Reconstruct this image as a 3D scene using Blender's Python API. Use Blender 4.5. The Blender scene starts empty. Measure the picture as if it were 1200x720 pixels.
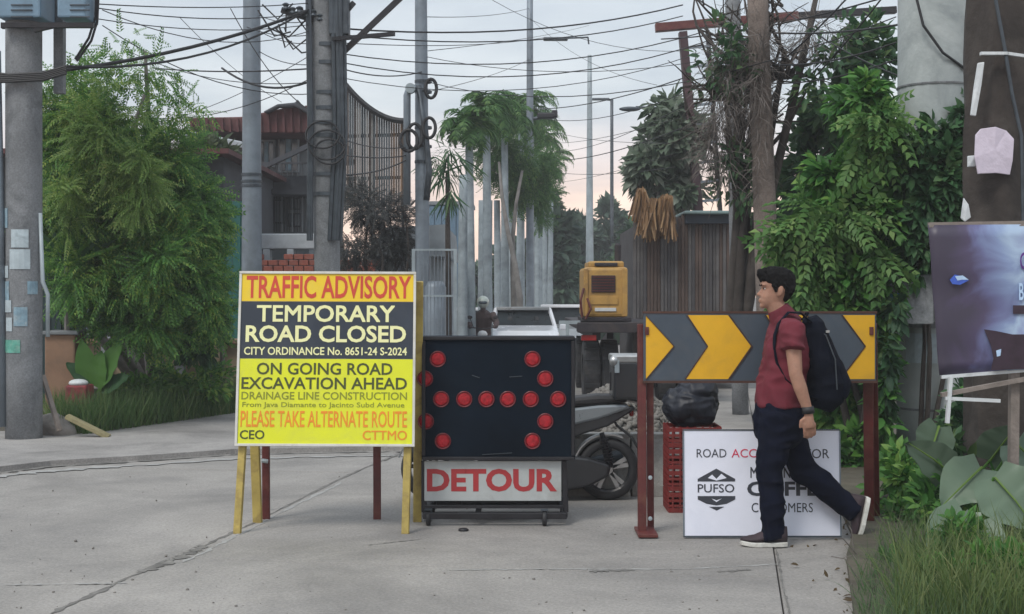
import bpy, bmesh, math, random
import numpy as np
from mathutils import Vector, Matrix, Euler
R = math.radians
random.seed(7); rng = np.random.default_rng(7)
sc = bpy.context.scene
col = sc.collection
# ------------------------------------------------------------------ camera, sky, sun, exposure
F, CX, HOR, CH = 1600.0, 600.0, 345.0, 1.5      # focal length in photo pixels, centre, horizon row, eye height
cd = bpy.data.cameras.new('camera'); cam = bpy.data.objects.new('camera', cd); col.objects.link(cam)
cd.sensor_width = 36; cd.lens = 36*F/1200; cd.shift_y = -(360-HOR)/1200
cd.clip_start = .1; cd.clip_end = 2000
cam.location = (0, 0, CH); cam.rotation_euler = (R(90), 0, 0); sc.camera = cam
sc.view_settings.view_transform = 'Standard'; sc.view_settings.look = 'None'
sc.view_settings.gamma = 1; sc.view_settings.exposure = 0.54
SUN_EL, SUN_AZ = R(52), R(215)       # azimuth clockwise from +Y
world = bpy.data.worlds.new('World'); sc.world = world; world.use_nodes = True
nt = world.node_tree; nt.nodes.clear()
def N(t, typ, **kw):
    n = t.nodes.new(typ)
    for k, v in kw.items():
        if k.startswith('i_'):
            n.inputs[int(k[2:]) if k[2:].isdigit() else k[2:]].default_value = v
        else: setattr(n, k, v)
    return n
def ramp(t, stops, interp='LINEAR'):
    n = t.nodes.new('ShaderNodeValToRGB'); n.color_ramp.interpolation = interp
    e = n.color_ramp.elements
    e[0].position, e[0].color = stops[0][0], (*stops[0][1], 1)
    e[1].position, e[1].color = stops[1][0], (*stops[1][1], 1)
    for p, c in stops[2:]:
        x = e.new(p); x.color = (*c, 1)
    return n
out = N(nt, 'ShaderNodeOutputWorld'); L = nt.links.new
sky = N(nt, 'ShaderNodeTexSky', sky_type='NISHITA', sun_disc=False, sun_elevation=SUN_EL, sun_rotation=SUN_AZ)
sky.air_density = 1.2; sky.dust_density = 2.0
bg_sky = N(nt, 'ShaderNodeBackground'); bg_sky.inputs[1].default_value = .08; L(sky.outputs[0], bg_sky.inputs[0])
tc = N(nt, 'ShaderNodeTexCoord'); sep = N(nt, 'ShaderNodeSeparateXYZ'); L(tc.outputs['Generated'], sep.inputs[0])
grad = ramp(nt, [(0, (.82, .57, .46)), (.07, (.86, .66, .56)), (.10, (.70, .62, .61)), (.135, (.54, .58, .61)), (.19, (.50, .55, .595)), (.32, (.54, .59, .65)), (1, (.62, .67, .72))])
L(sep.outputs[2], grad.inputs[0])
# projected cloud layer
add = N(nt, 'ShaderNodeMath', operation='ADD'); add.inputs[1].default_value = .12; L(sep.outputs[2], add.inputs[0])
ab = N(nt, 'ShaderNodeMath', operation='MAXIMUM'); ab.inputs[1].default_value = .05; L(add.outputs[0], ab.inputs[0])
dx = N(nt, 'ShaderNodeMath', operation='DIVIDE'); L(sep.outputs[0], dx.inputs[0]); L(ab.outputs[0], dx.inputs[1])
dy = N(nt, 'ShaderNodeMath', operation='DIVIDE'); L(sep.outputs[1], dy.inputs[0]); L(ab.outputs[0], dy.inputs[1])
cmb = N(nt, 'ShaderNodeCombineXYZ'); L(dx.outputs[0], cmb.inputs[0]); L(dy.outputs[0], cmb.inputs[1])
cn = N(nt, 'ShaderNodeTexNoise', i_Scale=1.1, i_Detail=7.0, i_Roughness=.55); L(cmb.outputs[0], cn.inputs['Vector'])
cr = ramp(nt, [(.32, (.78, .81, .86)), (.5, (1.0, 1.0, 1.0)), (.68, (1.22, 1.19, 1.16))]); L(cn.outputs[0], cr.inputs[0])
mul = N(nt, 'ShaderNodeMix', data_type='RGBA', blend_type='MULTIPLY'); mul.inputs[0].default_value = 1
L(grad.outputs[0], mul.inputs[6]); L(cr.outputs[0], mul.inputs[7])
bg_cl = N(nt, 'ShaderNodeBackground'); bg_cl.inputs[1].default_value = 1.08; L(mul.outputs[2], bg_cl.inputs[0])
mixs = N(nt, 'ShaderNodeMixShader'); mixs.inputs[0].default_value = .85
L(bg_sky.outputs[0], mixs.inputs[1]); L(bg_cl.outputs[0], mixs.inputs[2]); L(mixs.outputs[0], out.inputs[0])
sd = bpy.data.lights.new('sun', 'SUN'); sun = bpy.data.objects.new('sun', sd); col.objects.link(sun)
sd.energy = 1.3; sd.angle = R(18); sd.color = (1, .95, .88)
dirv = Vector((math.sin(SUN_AZ)*math.cos(SUN_EL), math.cos(SUN_AZ)*math.cos(SUN_EL), math.sin(SUN_EL)))
sun.rotation_euler = dirv.to_track_quat('Z', 'Y').to_euler()

# ------------------------------------------------------------------ helpers
SL = .014
def gz(Y): return -SL*max(0, min(Y, 70)-12)
def W(px, py, Y): return Vector(((px-CX)/F*Y, Y, CH-(py-HOR)/F*Y))
def G(px, py, dz=0):
    s = (py-HOR)/F; Y = CH/s
    if Y > 12: Y = (CH-12*SL)/(s-SL)
    return Vector(((px-CX)/F*Y, Y, gz(Y)+dz))
class MB:
    def __init__(s): s.v = []; s.f = []
    def add(s, vs, fs, M=None):
        o = len(s.v)
        s.v += [tuple(M @ Vector(v)) if M is not None else tuple(v) for v in vs]
        s.f += [tuple(i+o for i in f) for f in fs]; return s
    def box(s, c, d, M=None, taper=1):
        x, y, z = [a/2 for a in d]; t = taper
        vs = [(-x,-y,-z),(x,-y,-z),(x,y,-z),(-x,y,-z),(-x*t,-y*t,z),(x*t,-y*t,z),(x*t,y*t,z),(-x*t,y*t,z)]
        vs = [Vector(v) for v in vs]
        if M is not None: vs = [M @ v for v in vs]
        vs = [v+Vector(c) for v in vs]
        return s.add(vs, [(0,3,2,1),(4,5,6,7),(0,1,5,4),(1,2,6,5),(2,3,7,6),(3,0,4,7)])
    def hexa(s, p):   # 8 points: bottom 4 ccw, top 4
        return s.add(p, [(0,3,2,1),(4,5,6,7),(0,1,5,4),(1,2,6,5),(2,3,7,6),(3,0,4,7)])
    def bar(s, a, b, w, h=None):
        a, b = Vector(a), Vector(b); h = h or w; d = (b-a); l = d.length
        q = d.to_track_quat('Z', 'Y').to_matrix()
        return s.box((a+b)/2, (w, h, l), q)
    def tube(s, pts, r, n=8, cap=True, flat=None):
        pts = [Vector(p) for p in pts]; m = len(pts)
        rs = r if isinstance(r, (list, tuple)) else [r]*m
        rings = []; up = None
        for i, p in enumerate(pts):
            t = (pts[min(i+1, m-1)]-pts[max(i-1, 0)])
            if t.length < 1e-9: t = Vector((0, 0, 1))
            t.normalize()
            if up is None:
                up = Vector((0, 1, 0)) if abs(t.y) < .8 else Vector((1, 0, 0))
            a = (up - t*up.dot(t)).normalized(); b = t.cross(a); up = a
            rr = rs[i]; ra, rb = rr if isinstance(rr, (tuple, list)) else (rr, rr)
            rings.append([p + a*ra*math.cos(2*math.pi*k/n) + b*rb*math.sin(2*math.pi*k/n) for k in range(n)])
        return s.rings(rings, cap)
    def rings(s, rings, cap=True):
        n = len(rings[0]); vs = [v for r_ in rings for v in r_]; fs = []
        for i in range(len(rings)-1):
            for k in range(n):
                k2 = (k+1) % n
                fs.append((i*n+k, i*n+k2, (i+1)*n+k2, (i+1)*n+k))
        if cap:
            fs.append(tuple(range(n-1, -1, -1))); fs.append(tuple((len(rings)-1)*n+k for k in range(n)))
        return s.add(vs, fs)
    def lathe(s, prof, c, axis='Z', n=24):   # profile (r, h)
        rings = []
        for r_, h in prof:
            ring = []
            for k in range(n):
                a = 2*math.pi*k/n
                x, y = r_*math.cos(a), r_*math.sin(a)
                p = {'Z': (x, y, h), 'Y': (x, h, y), 'X': (h, x, y)}[axis]
                ring.append(Vector(p)+Vector(c))
            rings.append(ring)
        if prof[0][0] > .011 and prof[-1][0] > .011:
            rings.append(list(rings[0])); return s.rings(rings, False)
        return s.rings(rings)
    def ell(s, c, r, n=12, m=8, M=None):
        rings = []
        for i in range(m+1):
            a = math.pi*(.02+.96*i/m); ring = []
            for k in range(n):
                b = 2*math.pi*k/n
                p = Vector((r[0]*math.sin(a)*math.cos(b), r[1]*math.sin(a)*math.sin(b), -r[2]*math.cos(a)))
                if M is not None: p = M @ p
                ring.append(p+Vector(c))
            rings.append(ring)
        return s.rings(rings)
    def prism(s, poly, d, M=None):   # poly in local xz, extruded along local y from d[0] to d[1]
        n = len(poly)
        vs = [(x, d[0], z) for x, z in poly]+[(x, d[1], z) for x, z in poly]
        fs = [tuple(range(n)), tuple(range(2*n-1, n-1, -1))]+[(i, i+n, (i+1) % n+n, (i+1) % n) for i in range(n)]
        return s.add(vs, fs, M)
    def build(s, name, mat, parent=None, smooth=False, bevel=0, kind=None):
        off = Vector(parent_loc(parent))
        me = bpy.data.meshes.new(name)
        me.from_pydata([tuple(Vector(v)-off) for v in s.v], [], s.f)
        bm = bmesh.new(); bm.from_mesh(me); bmesh.ops.recalc_face_normals(bm, faces=bm.faces); bm.to_mesh(me); bm.free()
        return finish(me, name, mat, parent, smooth, bevel, kind)
def parent_loc(p):
    l = Vector((0, 0, 0))
    while p is not None: l = l+p.location; p = p.parent
    return l
def finish(me, name, mat, parent, smooth=False, bevel=0, kind=None):
    if mat is not None: me.materials.append(mat)
    if smooth:
        me.shade_smooth() if smooth == 1 else me.shade_auto_smooth(angle=R(40)) if hasattr(me, 'shade_auto_smooth') else me.shade_smooth()
    o = bpy.data.objects.new(name, me); col.objects.link(o)
    if parent is not None: o.parent = parent
    if bevel:
        b = o.modifiers.new('bevel', 'BEVEL'); b.width = bevel; b.segments = 2; b.limit_method = 'ANGLE'; b.angle_limit = R(35)
    if kind: o['kind'] = kind
    return o
def smooth_angle(o, ang=40):
    me = o.data
    bm = bmesh.new(); bm.from_mesh(me)
    for f in bm.faces: f.smooth = True
    for e in bm.edges:
        if len(e.link_faces) == 2 and e.calc_face_angle(0) > R(ang): e.smooth = False
    bm.to_mesh(me); bm.free(); return o
def thing(name, loc, label, cat, group=None):
    o = bpy.data.objects.new(name, None); col.objects.link(o); o.location = loc; o.empty_display_size = .2
    return tag(o, label, cat, group)
def tag(o, label, cat, group=None):
    o['label'] = label; o['category'] = cat
    if group: o['group'] = group
    return o
def rebase(o, loc):   # move a single-mesh thing's origin to its base
    loc = Vector(loc); o.data.transform(Matrix.Translation(-loc)); o.location = loc; return o
def struct(o): o['kind'] = 'structure'; return o
def copy_tree(o, parent=None):
    c = o.copy(); col.objects.link(c)
    if parent is not None: c.parent = parent
    for ch in list(o.children): copy_tree(ch, c)
    return c
def remeshed(mb, voxel, smooth_it=0, noise=0, nscale=8):
    me = bpy.data.meshes.new('tmp'); me.from_pydata([tuple(v) for v in mb.v], [], mb.f)
    bm = bmesh.new(); bm.from_mesh(me); bmesh.ops.recalc_face_normals(bm, faces=bm.faces); bm.to_mesh(me); bm.free()
    o = bpy.data.objects.new('tmp', me); col.objects.link(o)
    m = o.modifiers.new('r', 'REMESH'); m.mode = 'VOXEL'; m.voxel_size = voxel
    if smooth_it:
        q = o.modifiers.new('s', 'SMOOTH'); q.iterations = smooth_it; q.factor = .5
    dg = bpy.context.evaluated_depsgraph_get(); dg.update()
    r_ = bpy.data.meshes.new_from_object(o.evaluated_get(dg))
    bpy.data.objects.remove(o)
    if noise:
        from mathutils import noise as nz
        nrm = [v.normal.copy() for v in r_.vertices]
        for v, n_ in zip(r_.vertices, nrm):
            p = v.co
            k = nz.noise(Vector((p.x*nscale, p.y*nscale, p.z*nscale*.7+p.x*nscale*.6)))
            k2 = 1-abs(nz.noise(Vector((p.x*nscale*.7+9, p.y*nscale, p.z*nscale*1.6))))*2
            v.co = p+n_*(k+.6*k2)*noise
    return r_
def from_mesh(me, name, mat, parent, smooth=1):
    me.transform(Matrix.Translation(-parent_loc(parent)))
    return finish(me, name, mat, parent, smooth)
# ---- materials
MATS = {}
def mat(name, c, rough=.7, metal=0, var=.15, scale=3.0, bump=0, bscale=None, dirt=None, dscale=1.5, damt=.5, spec=.5, c2=None, coat=0, speck=0):
    m = bpy.data.materials.new(name); m.use_nodes = True; t = m.node_tree; p = t.nodes['Principled BSDF']; l = t.links.new
    tc = N(t, 'ShaderNodeTexCoord'); co = tc.outputs['Object']
    n = N(t, 'ShaderNodeTexNoise', i_Scale=scale, i_Detail=6.0, i_Roughness=.6); l(co, n.inputs['Vector'])
    lo = tuple(max(0, a*(1-var)) for a in c); hi = tuple(min(1, a*(1+var)) for a in (c2 or c))
    r_ = ramp(t, [(.3, lo), (.7, hi)]); l(n.outputs[0], r_.inputs[0]); cur = r_.outputs[0]
    if dirt:
        n2 = N(t, 'ShaderNodeTexNoise', i_Scale=dscale, i_Detail=8.0, i_Roughness=.65, i_Distortion=.6); l(co, n2.inputs['Vector'])
        r2 = ramp(t, [(.48, (0, 0, 0)), (.68, (damt, damt, damt))]); l(n2.outputs[0], r2.inputs[0])
        mx = N(t, 'ShaderNodeMix', data_type='RGBA'); l(r2.outputs[0], mx.inputs[0]); l(cur, mx.inputs[6]); mx.inputs[7].default_value = (*dirt, 1)
        cur = mx.outputs[2]
    if speck:
        n3 = N(t, 'ShaderNodeTexNoise', i_Scale=55.0, i_Detail=4.0, i_Roughness=.75); l(co, n3.inputs['Vector'])
        n4 = N(t, 'ShaderNodeTexNoise', i_Scale=.45, i_Detail=9.0, i_Roughness=.7, i_Distortion=1.2); l(co, n4.inputs['Vector'])
        for nn_, a_, b_, w_ in ((n3, .35, .65, speck), (n4, .38, .62, speck*.9)):
            r3 = ramp(t, [(a_, (1-w_,)*3), (b_, (1+w_*.6, 1+w_*.58, 1+w_*.55))]); l(nn_.outputs[0], r3.inputs[0])
            mm = N(t, 'ShaderNodeMix', data_type='RGBA', blend_type='MULTIPLY'); mm.inputs[0].default_value = 1
            l(cur, mm.inputs[6]); l(r3.outputs[0], mm.inputs[7]); cur = mm.outputs[2]
    l(cur, p.inputs['Base Color'])
    rr = N(t, 'ShaderNodeMapRange'); rr.inputs[3].default_value = max(0.03, rough-.1); rr.inputs[4].default_value = min(1, rough+.1)
    l(n.outputs[0], rr.inputs[0]); l(rr.outputs[0], p.inputs['Roughness'])
    p.inputs['Metallic'].default_value = metal; p.inputs['Specular IOR Level'].default_value = spec; p.inputs['Coat Weight'].default_value = coat
    if bump:
        nb = N(t, 'ShaderNodeTexNoise', i_Scale=bscale or scale*8, i_Detail=5.0); l(co, nb.inputs['Vector'])
        b = N(t, 'ShaderNodeBump', i_Strength=bump, i_Distance=.01); l(nb.outputs[0], b.inputs['Height']); l(b.outputs[0], p.inputs['Normal'])
    MATS[name] = m; return m
def leafmat(name, c1, c2, c3=None, trans=.35, rough=.55):
    m = bpy.data.materials.new(name); m.use_nodes = True; t = m.node_tree; p = t.nodes['Principled BSDF']; l = t.links.new
    g = N(t, 'ShaderNodeNewGeometry'); tc = N(t, 'ShaderNodeTexCoord')
    n = N(t, 'ShaderNodeTexNoise', i_Scale=1.6, i_Detail=3.0); l(tc.outputs['Object'], n.inputs['Vector'])
    a = N(t, 'ShaderNodeMath', operation='MULTIPLY'); a.inputs[1].default_value = .55; l(g.outputs['Random Per Island'], a.inputs[0])
    b = N(t, 'ShaderNodeMath', operation='MULTIPLY_ADD'); b.inputs[1].default_value = .7; l(n.outputs[0], b.inputs[0]); l(a.outputs[0], b.inputs[2])
    st = [(.25, c1), (.75, c2)]
    if c3: st.append((.97, c3))
    r_ = ramp(t, st); l(b.outputs[0], r_.inputs[0]); l(r_.outputs[0], p.inputs['Base Color'])
    p.inputs['Roughness'].default_value = rough; p.inputs['Specular IOR Level'].default_value = .35
    tr = N(t, 'ShaderNodeBsdfTranslucent'); l(r_.outputs[0], tr.inputs[0])
    mx = N(t, 'ShaderNodeMixShader'); mx.inputs[0].default_value = trans
    l(p.outputs[0], mx.inputs[1]); l(tr.outputs[0], mx.inputs[2]); l(mx.outputs[0], t.nodes['Material Output'].inputs[0])
    return m
concrete = mat('road_concrete', (.30, .288, .272), .88, var=.10, scale=1.3, bump=.35, bscale=60, dirt=(.205, .20, .195), dscale=.8, damt=.6, speck=.22)
concrete_l = mat('apron_concrete', (.315, .305, .295), .88, var=.15, scale=1.1, bump=.4, bscale=50, dirt=(.18, .175, .17), dscale=1.2, damt=.7, speck=.22)
seam = mat('joint_dirt_gutter_shade', (.165, .16, .15), .95, var=.4, scale=9, bump=.6)
patch_l = mat('joint_mortar', (.33, .33, .32), .9, var=.2, scale=9, bump=.5)
soil = mat('soil', (.085, .075, .055), .95, var=.4, scale=2.5, bump=.8, bscale=20, dirt=(.03, .05, .02), dscale=2)
farg = mat('far_ground', (.15, .145, .135), .95, var=.3, scale=.5, bump=.5, bscale=10, dirt=(.10, .09, .07), dscale=.4)
wallc = mat('barrier_concrete', (.34, .335, .32), .9, var=.15, scale=3, bump=.5, bscale=40, dirt=(.16, .15, .13), dscale=3, speck=.15)
polec = mat('pole_concrete', (.22, .235, .25), .85, var=.2, scale=2.5, bump=.5, bscale=30, dirt=(.10, .11, .12), dscale=2.5, damt=.8, speck=.25)
polec2 = mat('pole_concrete_brown', (.20, .165, .145), .9, var=.25, scale=3, bump=.6, bscale=25, dirt=(.09, .07, .06), dscale=2, speck=.3)
galv = mat('galvanised_steel', (.20, .24, .28), .5, .35, var=.2, scale=4, dirt=(.12, .13, .14), dscale=2)
galv_d = mat('dark_steel', (.07, .085, .10), .5, .5, var=.3, scale=6)
galv_l = mat('light_steel', (.33, .39, .42), .5, .2, var=.15, scale=3, dirt=(.16, .19, .2), dscale=2)
black = mat('black_rubber_cable', (.018, .019, .022), .6, var=.3, scale=10)
maroon = mat('maroon_painted_steel', (.10, .018, .017), .5, var=.3, scale=9, dirt=(.14, .055, .035), dscale=8, damt=.7, bump=.2)
yellowp = mat('yellow_painted_wood', (.40, .31, .085), .6, var=.2, scale=8, dirt=(.20, .14, .05), dscale=9, damt=.7, bump=.3)

# ---- leaf templates and instancing
def inst_mesh(name, tv, tf, P, Rm, S, mat_, parent, kind='stuff', smooth=False):
    tv = np.array(tv, float); n = len(P); k = len(tv)
    V = np.einsum('nij,kj->nki', Rm, tv)*np.asarray(S).reshape(n, 1, 1) + np.asarray(P)[:, None, :]
    V = V.reshape(-1, 3) - np.array(parent_loc(parent))
    off = (np.arange(n)*k)
    loops = np.concatenate([(off[:, None]+np.array(f)[None, :]).reshape(n, -1) for f in tf], axis=1).ravel()
    tot = np.tile(np.array([len(f) for f in tf]), n)
    me = bpy.data.meshes.new(name); me.vertices.add(len(V)); me.vertices.foreach_set('co', V.ravel())
    me.loops.add(len(loops)); me.loops.foreach_set('vertex_index', loops.astype(np.int32))
    me.polygons.add(len(tot)); st = np.concatenate([[0], np.cumsum(tot)[:-1]])
    me.polygons.foreach_set('loop_start', st.astype(np.int32))
    me.update(calc_edges=True); me.validate()
    return finish(me, name, mat_, parent, smooth, kind=kind)
def rot_arrays(n, out=None, droop=.3, rnd=1.0):
    # local: leaf along +x, normal +z.  x axis -> 'out' direction + random, drooping
    d = rng.normal(size=(n, 3))*rnd
    if out is not None: d = d + out
    d[:, 2] -= droop; d /= np.linalg.norm(d, axis=1, keepdims=True)+1e-9
    up = rng.normal(size=(n, 3))*.55+np.array([0, -.35, 1.0])
    y = np.cross(up, d); y /= np.linalg.norm(y, axis=1, keepdims=True)+1e-9
    z = np.cross(d, y)
    return np.stack([d, y, z], axis=2)
LEAF = ([(0,0,0),(.3,.2,.05),(.62,.19,.03),(1,0,-.12),(.62,-.19,.03),(.3,-.2,.05),(.45,0,-.03)], [(0,6,2,1),(6,3,2),(0,5,4,6),(6,4,3)])
def sprig(nl=6, w=.13, l=.34):
    v, f = [], []
    for i in range(nl):
        t = (i+.6)/nl; x = t; z = -.25*t*t
        for s in (-1, 1):
            o = len(v); a = .9-.35*t; L_ = l*(1-.35*t)
            dx, dy = math.cos(a), s*math.sin(a)
            px, py = -dy*w*.5, dx*w*.5
            v += [(x, 0, z), (x+dx*L_*.5+px, dy*L_*.5+py, z+.02), (x+dx*L_, dy*L_, z-.07), (x+dx*L_*.5-px, dy*L_*.5-py, z+.02)]
            f.append((o, o+1, o+2, o+3))
    return v, f
SPRIG = sprig(); SPRIG9 = sprig(9, .07, .22)
def blob_points(blobs, n, clumps=14, spread=.33, shell=.45):
    """blobs: (px, py, rx, ry, Y, depth_m) -> points and outward directions"""
    w = np.array([b[2]*b[3]*(b[4]**2) for b in blobs], float); w /= w.sum()
    P, O = [], []
    for b, wt in zip(blobs, w):
        c = np.array(W(b[0], b[1], b[4])); r_ = np.array([b[2]*b[4]/F, b[5], b[3]*b[4]/F])
        k = max(1, int(n*wt)); nc = max(3, clumps)
        d = rng.normal(size=(nc, 3)); d /= np.linalg.norm(d, axis=1, keepdims=True)
        rad = rng.random((nc, 1))**shell*.88
        cc = d*rad; cs = spread*(.6+.8*rng.random(nc))
        idx = rng.integers(0, nc, k)
        q = rng.normal(size=(k, 3)); q /= np.linalg.norm(q, axis=1, keepdims=True)
        loc = cc[idx]+q*(rng.random((k, 1))**.5)*cs[idx][:, None]
        P.append(c+loc*r_); o_ = q*.8+loc; O.append(o_)
    return np.concatenate(P), np.concatenate(O)
def foliage(name, blobs, n, size, tmpl, m, parent, clumps=14, droop=.3, spread=.33, shell=.45, rnd=.6):
    P, O = blob_points(blobs, n, clumps, spread, shell)
    S = size*(.6+.8*rng.random(len(P)))
    return inst_mesh(name, tmpl[0], tmpl[1], P, rot_arrays(len(P), O*1.0, droop, rnd), S, m, parent)
def limbs(base, ends, r0, r1, wob=.12, n=6, steps=6):
    mb = MB(); base = Vector(base)
    for e in ends:
        e = Vector(e); pts = []; rs = []
        a, b = Vector((random.uniform(-1, 1), random.uniform(-1, 1), 0)), Vector((random.uniform(-1, 1), random.uniform(-1, 1), 0))
        for i in range(steps+1):
            t = i/steps; p = base.lerp(e, t)+(a*math.sin(t*math.pi)+b*math.sin(2*t*math.pi)*.5)*wob*(e-base).length
            pts.append(p); rs.append(r0*(1-t)+r1*t)
        mb.tube(pts, rs, n)
    return mb
# ---- lettering
def text_mesh(s, bold=0):
    fat = bold if 'M' in s else 0; bold = 0 if fat else bold*.8
    cu = bpy.data.curves.new('t', 'FONT'); cu.body = s; cu.size = 1; cu.offset = bold; cu.extrude = .02; cu.resolution_u = 3
    o = bpy.data.objects.new('t', cu); col.objects.link(o)
    dg = bpy.context.evaluated_depsgraph_get(); dg.update()
    me = bpy.data.meshes.new_from_object(o.evaluated_get(dg)); bpy.data.objects.remove(o)
    if fat:
        bm = bmesh.new()
        for k, (ox, oy) in enumerate(((-1, -1), (1, -1), (-1, 1), (1, 1), (0, 0))):
            m2 = me.copy(); m2.transform(Matrix.Translation((ox*fat*.55, oy*fat*.55, k*.001))); bm.from_mesh(m2); bpy.data.meshes.remove(m2)
        bm.to_mesh(me); bm.free()
    return me
def lettering(s, x0, x1, z0, z1, M, m, parent, bold=.02, name='lettering', depth=.0012, lift=.0):
    me = text_mesh(s, bold)
    co = np.empty(len(me.vertices)*3); me.vertices.foreach_get('co', co); co = co.reshape(-1, 3)
    mn, mxx = co.min(0), co.max(0)
    X = x0+(co[:, 0]-mn[0])/(mxx[0]-mn[0])*(x1-x0); Z = z0+(co[:, 1]-mn[1])/(mxx[1]-mn[1])*(z1-z0)
    Yd = -(co[:, 2]-mn[2])/max(1e-6, mxx[2]-mn[2])*depth-lift
    off = parent_loc(parent)
    pts = [tuple((M @ Vector((a, b, c)))-off) for a, b, c in zip(X, Yd, Z)]
    me.vertices.foreach_set('co', np.array(pts).ravel()); me.update()
    me.materials.clear()
    return finish(me, name, m, parent)
def frameM(o, xdir, zdir):   # local x, z -> world; local -y faces the camera
    x = Vector(xdir).normalized(); z = Vector(zdir).normalized(); y = z.cross(x)
    return Matrix(((x.x, y.x, z.x, o[0]), (x.y, y.y, z.y, o[1]), (x.z, y.z, z.z, o[2]), (0, 0, 0, 1)))
def flat_poly(name, pts, z0, z1, m, bevel=0):
    mb = MB(); n = len(pts)
    vs = [(p[0], p[1], gz(p[1])+z0) for p in pts]+[(p[0], p[1], gz(p[1])+z1) for p in pts]
    mb.add(vs, [tuple(range(n)), tuple(range(n, 2*n))]+[(i, (i+1) % n, (i+1) % n+n, i+n) for i in range(n)])
    return mb.build(name, m)
exec_parts = []
# ================================================================== GROUND AND ROAD
mb = MB(); ys = [-60, 0, 6, 12]+list(range(14, 71, 2))+[100, 300, 900]; xs = [-700, -100, -30, -10, 0, 10, 30, 100, 700]
vs = [(x, y, gz(y)-.06) for y in ys for x in xs]; nx = len(xs)
mb.add(vs, [(j*nx+i, j*nx+i+1, (j+1)*nx+i+1, (j+1)*nx+i) for j in range(len(ys)-1) for i in range(nx-1)])
struct(mb.build('ground', farg))
dn = Vector((.1625, 1, 0)).normalized(); en = Vector((dn.y, -dn.x, 0)); P0 = Vector((-2.16, 6.4, 0))
road = bpy.data.objects.new('road', None); col.objects.link(road); struct(road)
def uv(u, v): return P0+en*u+dn*v
cw = 3.39; pitch = 4.6
for ci in range(-5, 3):
    u0, u1 = ci*cw, (ci+1)*cw
    voff = 1.385 if ci >= 0 else .55
    for k in range(-2, 11):
        v0, v1 = voff+pitch*k, voff+pitch*(k+1)
        if ci >= 2 and v1 > 8: continue
        g = .0035; dz = random.uniform(-.004, .003); mb = MB()
        nseg = 3
        top = []; 
        bmv = []
        for i in range(nseg+1):
            v = v0+g+(v1-v0-2*g)*i/nseg
            for u in (u0+g, u1-g):
                p = uv(u, v); bmv.append((p.x, p.y, gz(p.y)+dz))
        n0 = len(bmv); bmv += [(x, y, z-.1) for x, y, z in bmv]
        fs = [(2*i, 2*i+1, 2*i+3, 2*i+2) for i in range(nseg)]+[(n0+2*i, n0+2*i+2, n0+2*i+3, n0+2*i+1) for i in range(nseg)]
        fs += [(2*i, 2*i+2, n0+2*i+2, n0+2*i) for i in range(nseg)]+[(2*i+1, n0+2*i+1, n0+2*i+3, 2*i+3) for i in range(nseg)]
        fs += [(0, n0, n0+1, 1), (2*nseg, 2*nseg+1, n0+2*nseg+1, n0+2*nseg)]
        mb.add(bmv, fs); mb.build('concrete_slab', concrete, road, bevel=.006)
# broken edges and dirt along the long joint
def strip(name, pts, w, m, parent, z=.004, jit=.5, sub=10):
    mb = MB(); P = []
    for a, b in zip(pts[:-1], pts[1:]):
        for i in range(sub): P.append(Vector(a).lerp(Vector(b), i/sub))
    P.append(Vector(pts[-1])); vs = []
    for i, p in enumerate(P):
        t = (P[min(i+1, len(P)-1)]-P[max(i-1, 0)]); t.z = 0; t.normalize(); s_ = Vector((t.y, -t.x, 0))
        q = w*random.uniform(1-jit, 1+jit)*(.3 if i in (0, len(P)-1) else 1); c = s_*w*random.uniform(-jit, jit)
        for sgn in (-1, 1):
            a = p+c+s_*sgn*q; vs.append((a.x, a.y, gz(a.y)+z))
    mb.add(vs, [(2*i, 2*i+1, 2*i+3, 2*i+2) for i in range(len(P)-1)])
    return mb.build(name, m, parent)
strip('joint_crack', [G(60, 720), G(130, 688), G(200, 655)], .016, seam, road, .005, .6, 14)
strip('joint_crack', [G(165, 672), G(210, 655), G(240, 640)], .028, seam, road, .006, .7, 16)
strip('joint_crack', [G(240, 640), G(300, 612), G(400, 561), G(470, 532)], .012, seam, road, .005, .6, 16)
strip('joint_mortar', [G(215, 660), G(300, 617), G(400, 566)], .014, patch_l, road, .0045, .8, 20)
strip('joint_crack', [G(0, 686), G(80, 685), G(150, 684)], .008, patch_l, road, .0045, .9, 16)
strip('joint_mortar', [G(520, 669), G(640, 668), G(800, 668), G(912, 662)], .008, patch_l, road, .0045, .9, 20)
strip('joint_crack', [G(926, 720), G(918, 690), G(912, 655), G(905, 630)], .004, seam, road, .005, .8, 16)
for (a, b, w_) in (((690, 671), (745, 669), .016), ((840, 671), (880, 669), .014), ((430, 640), (500, 632), .005)):
    strip('joint_crack', [G(*a), G(*b)], w_, seam, road, .0055, .8, 16)
# left apron beyond the gutter lip
kerb = [(-60, 563), (0, 553), (60, 546), (160, 540), (275, 532), (420, 529), (500, 528), (560, 520)]
back = [(560, 455), (470, 470), (300, 484), (275, 488), (110, 512), (60, 511), (0, 509), (-60, 508)]
o = flat_poly('sidewalk', [G(*p) for p in kerb+back], -.05, .045, concrete_l); struct(o)
strip('gutter_shade_line', [G(x, y+1.5) for x, y in kerb], .03, seam, o, .006, .7, 12)  # dark groove with the lip's shadow line painted in as a strip
strip('gutter_edge', [G(x, y+6) for x, y in kerb], .05, patch_l, o, .0045, .8, 12)
# planted ground
o = flat_poly('verge_soil', [G(*p) for p in [(110, 512), (275, 488), (330, 476), (330, 440), (-100, 440), (-100, 508)]], -.05, .05, soil); struct(o)
o = flat_poly('roadside_soil', [G(*p) for p in [(1005, 760), (1000, 720), (992, 660), (1000, 632), (985, 600), (950, 560), (930, 500), (900, 455), (1400, 455), (1900, 560), (1900, 760)]], -.05, .05, soil); struct(o)
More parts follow.
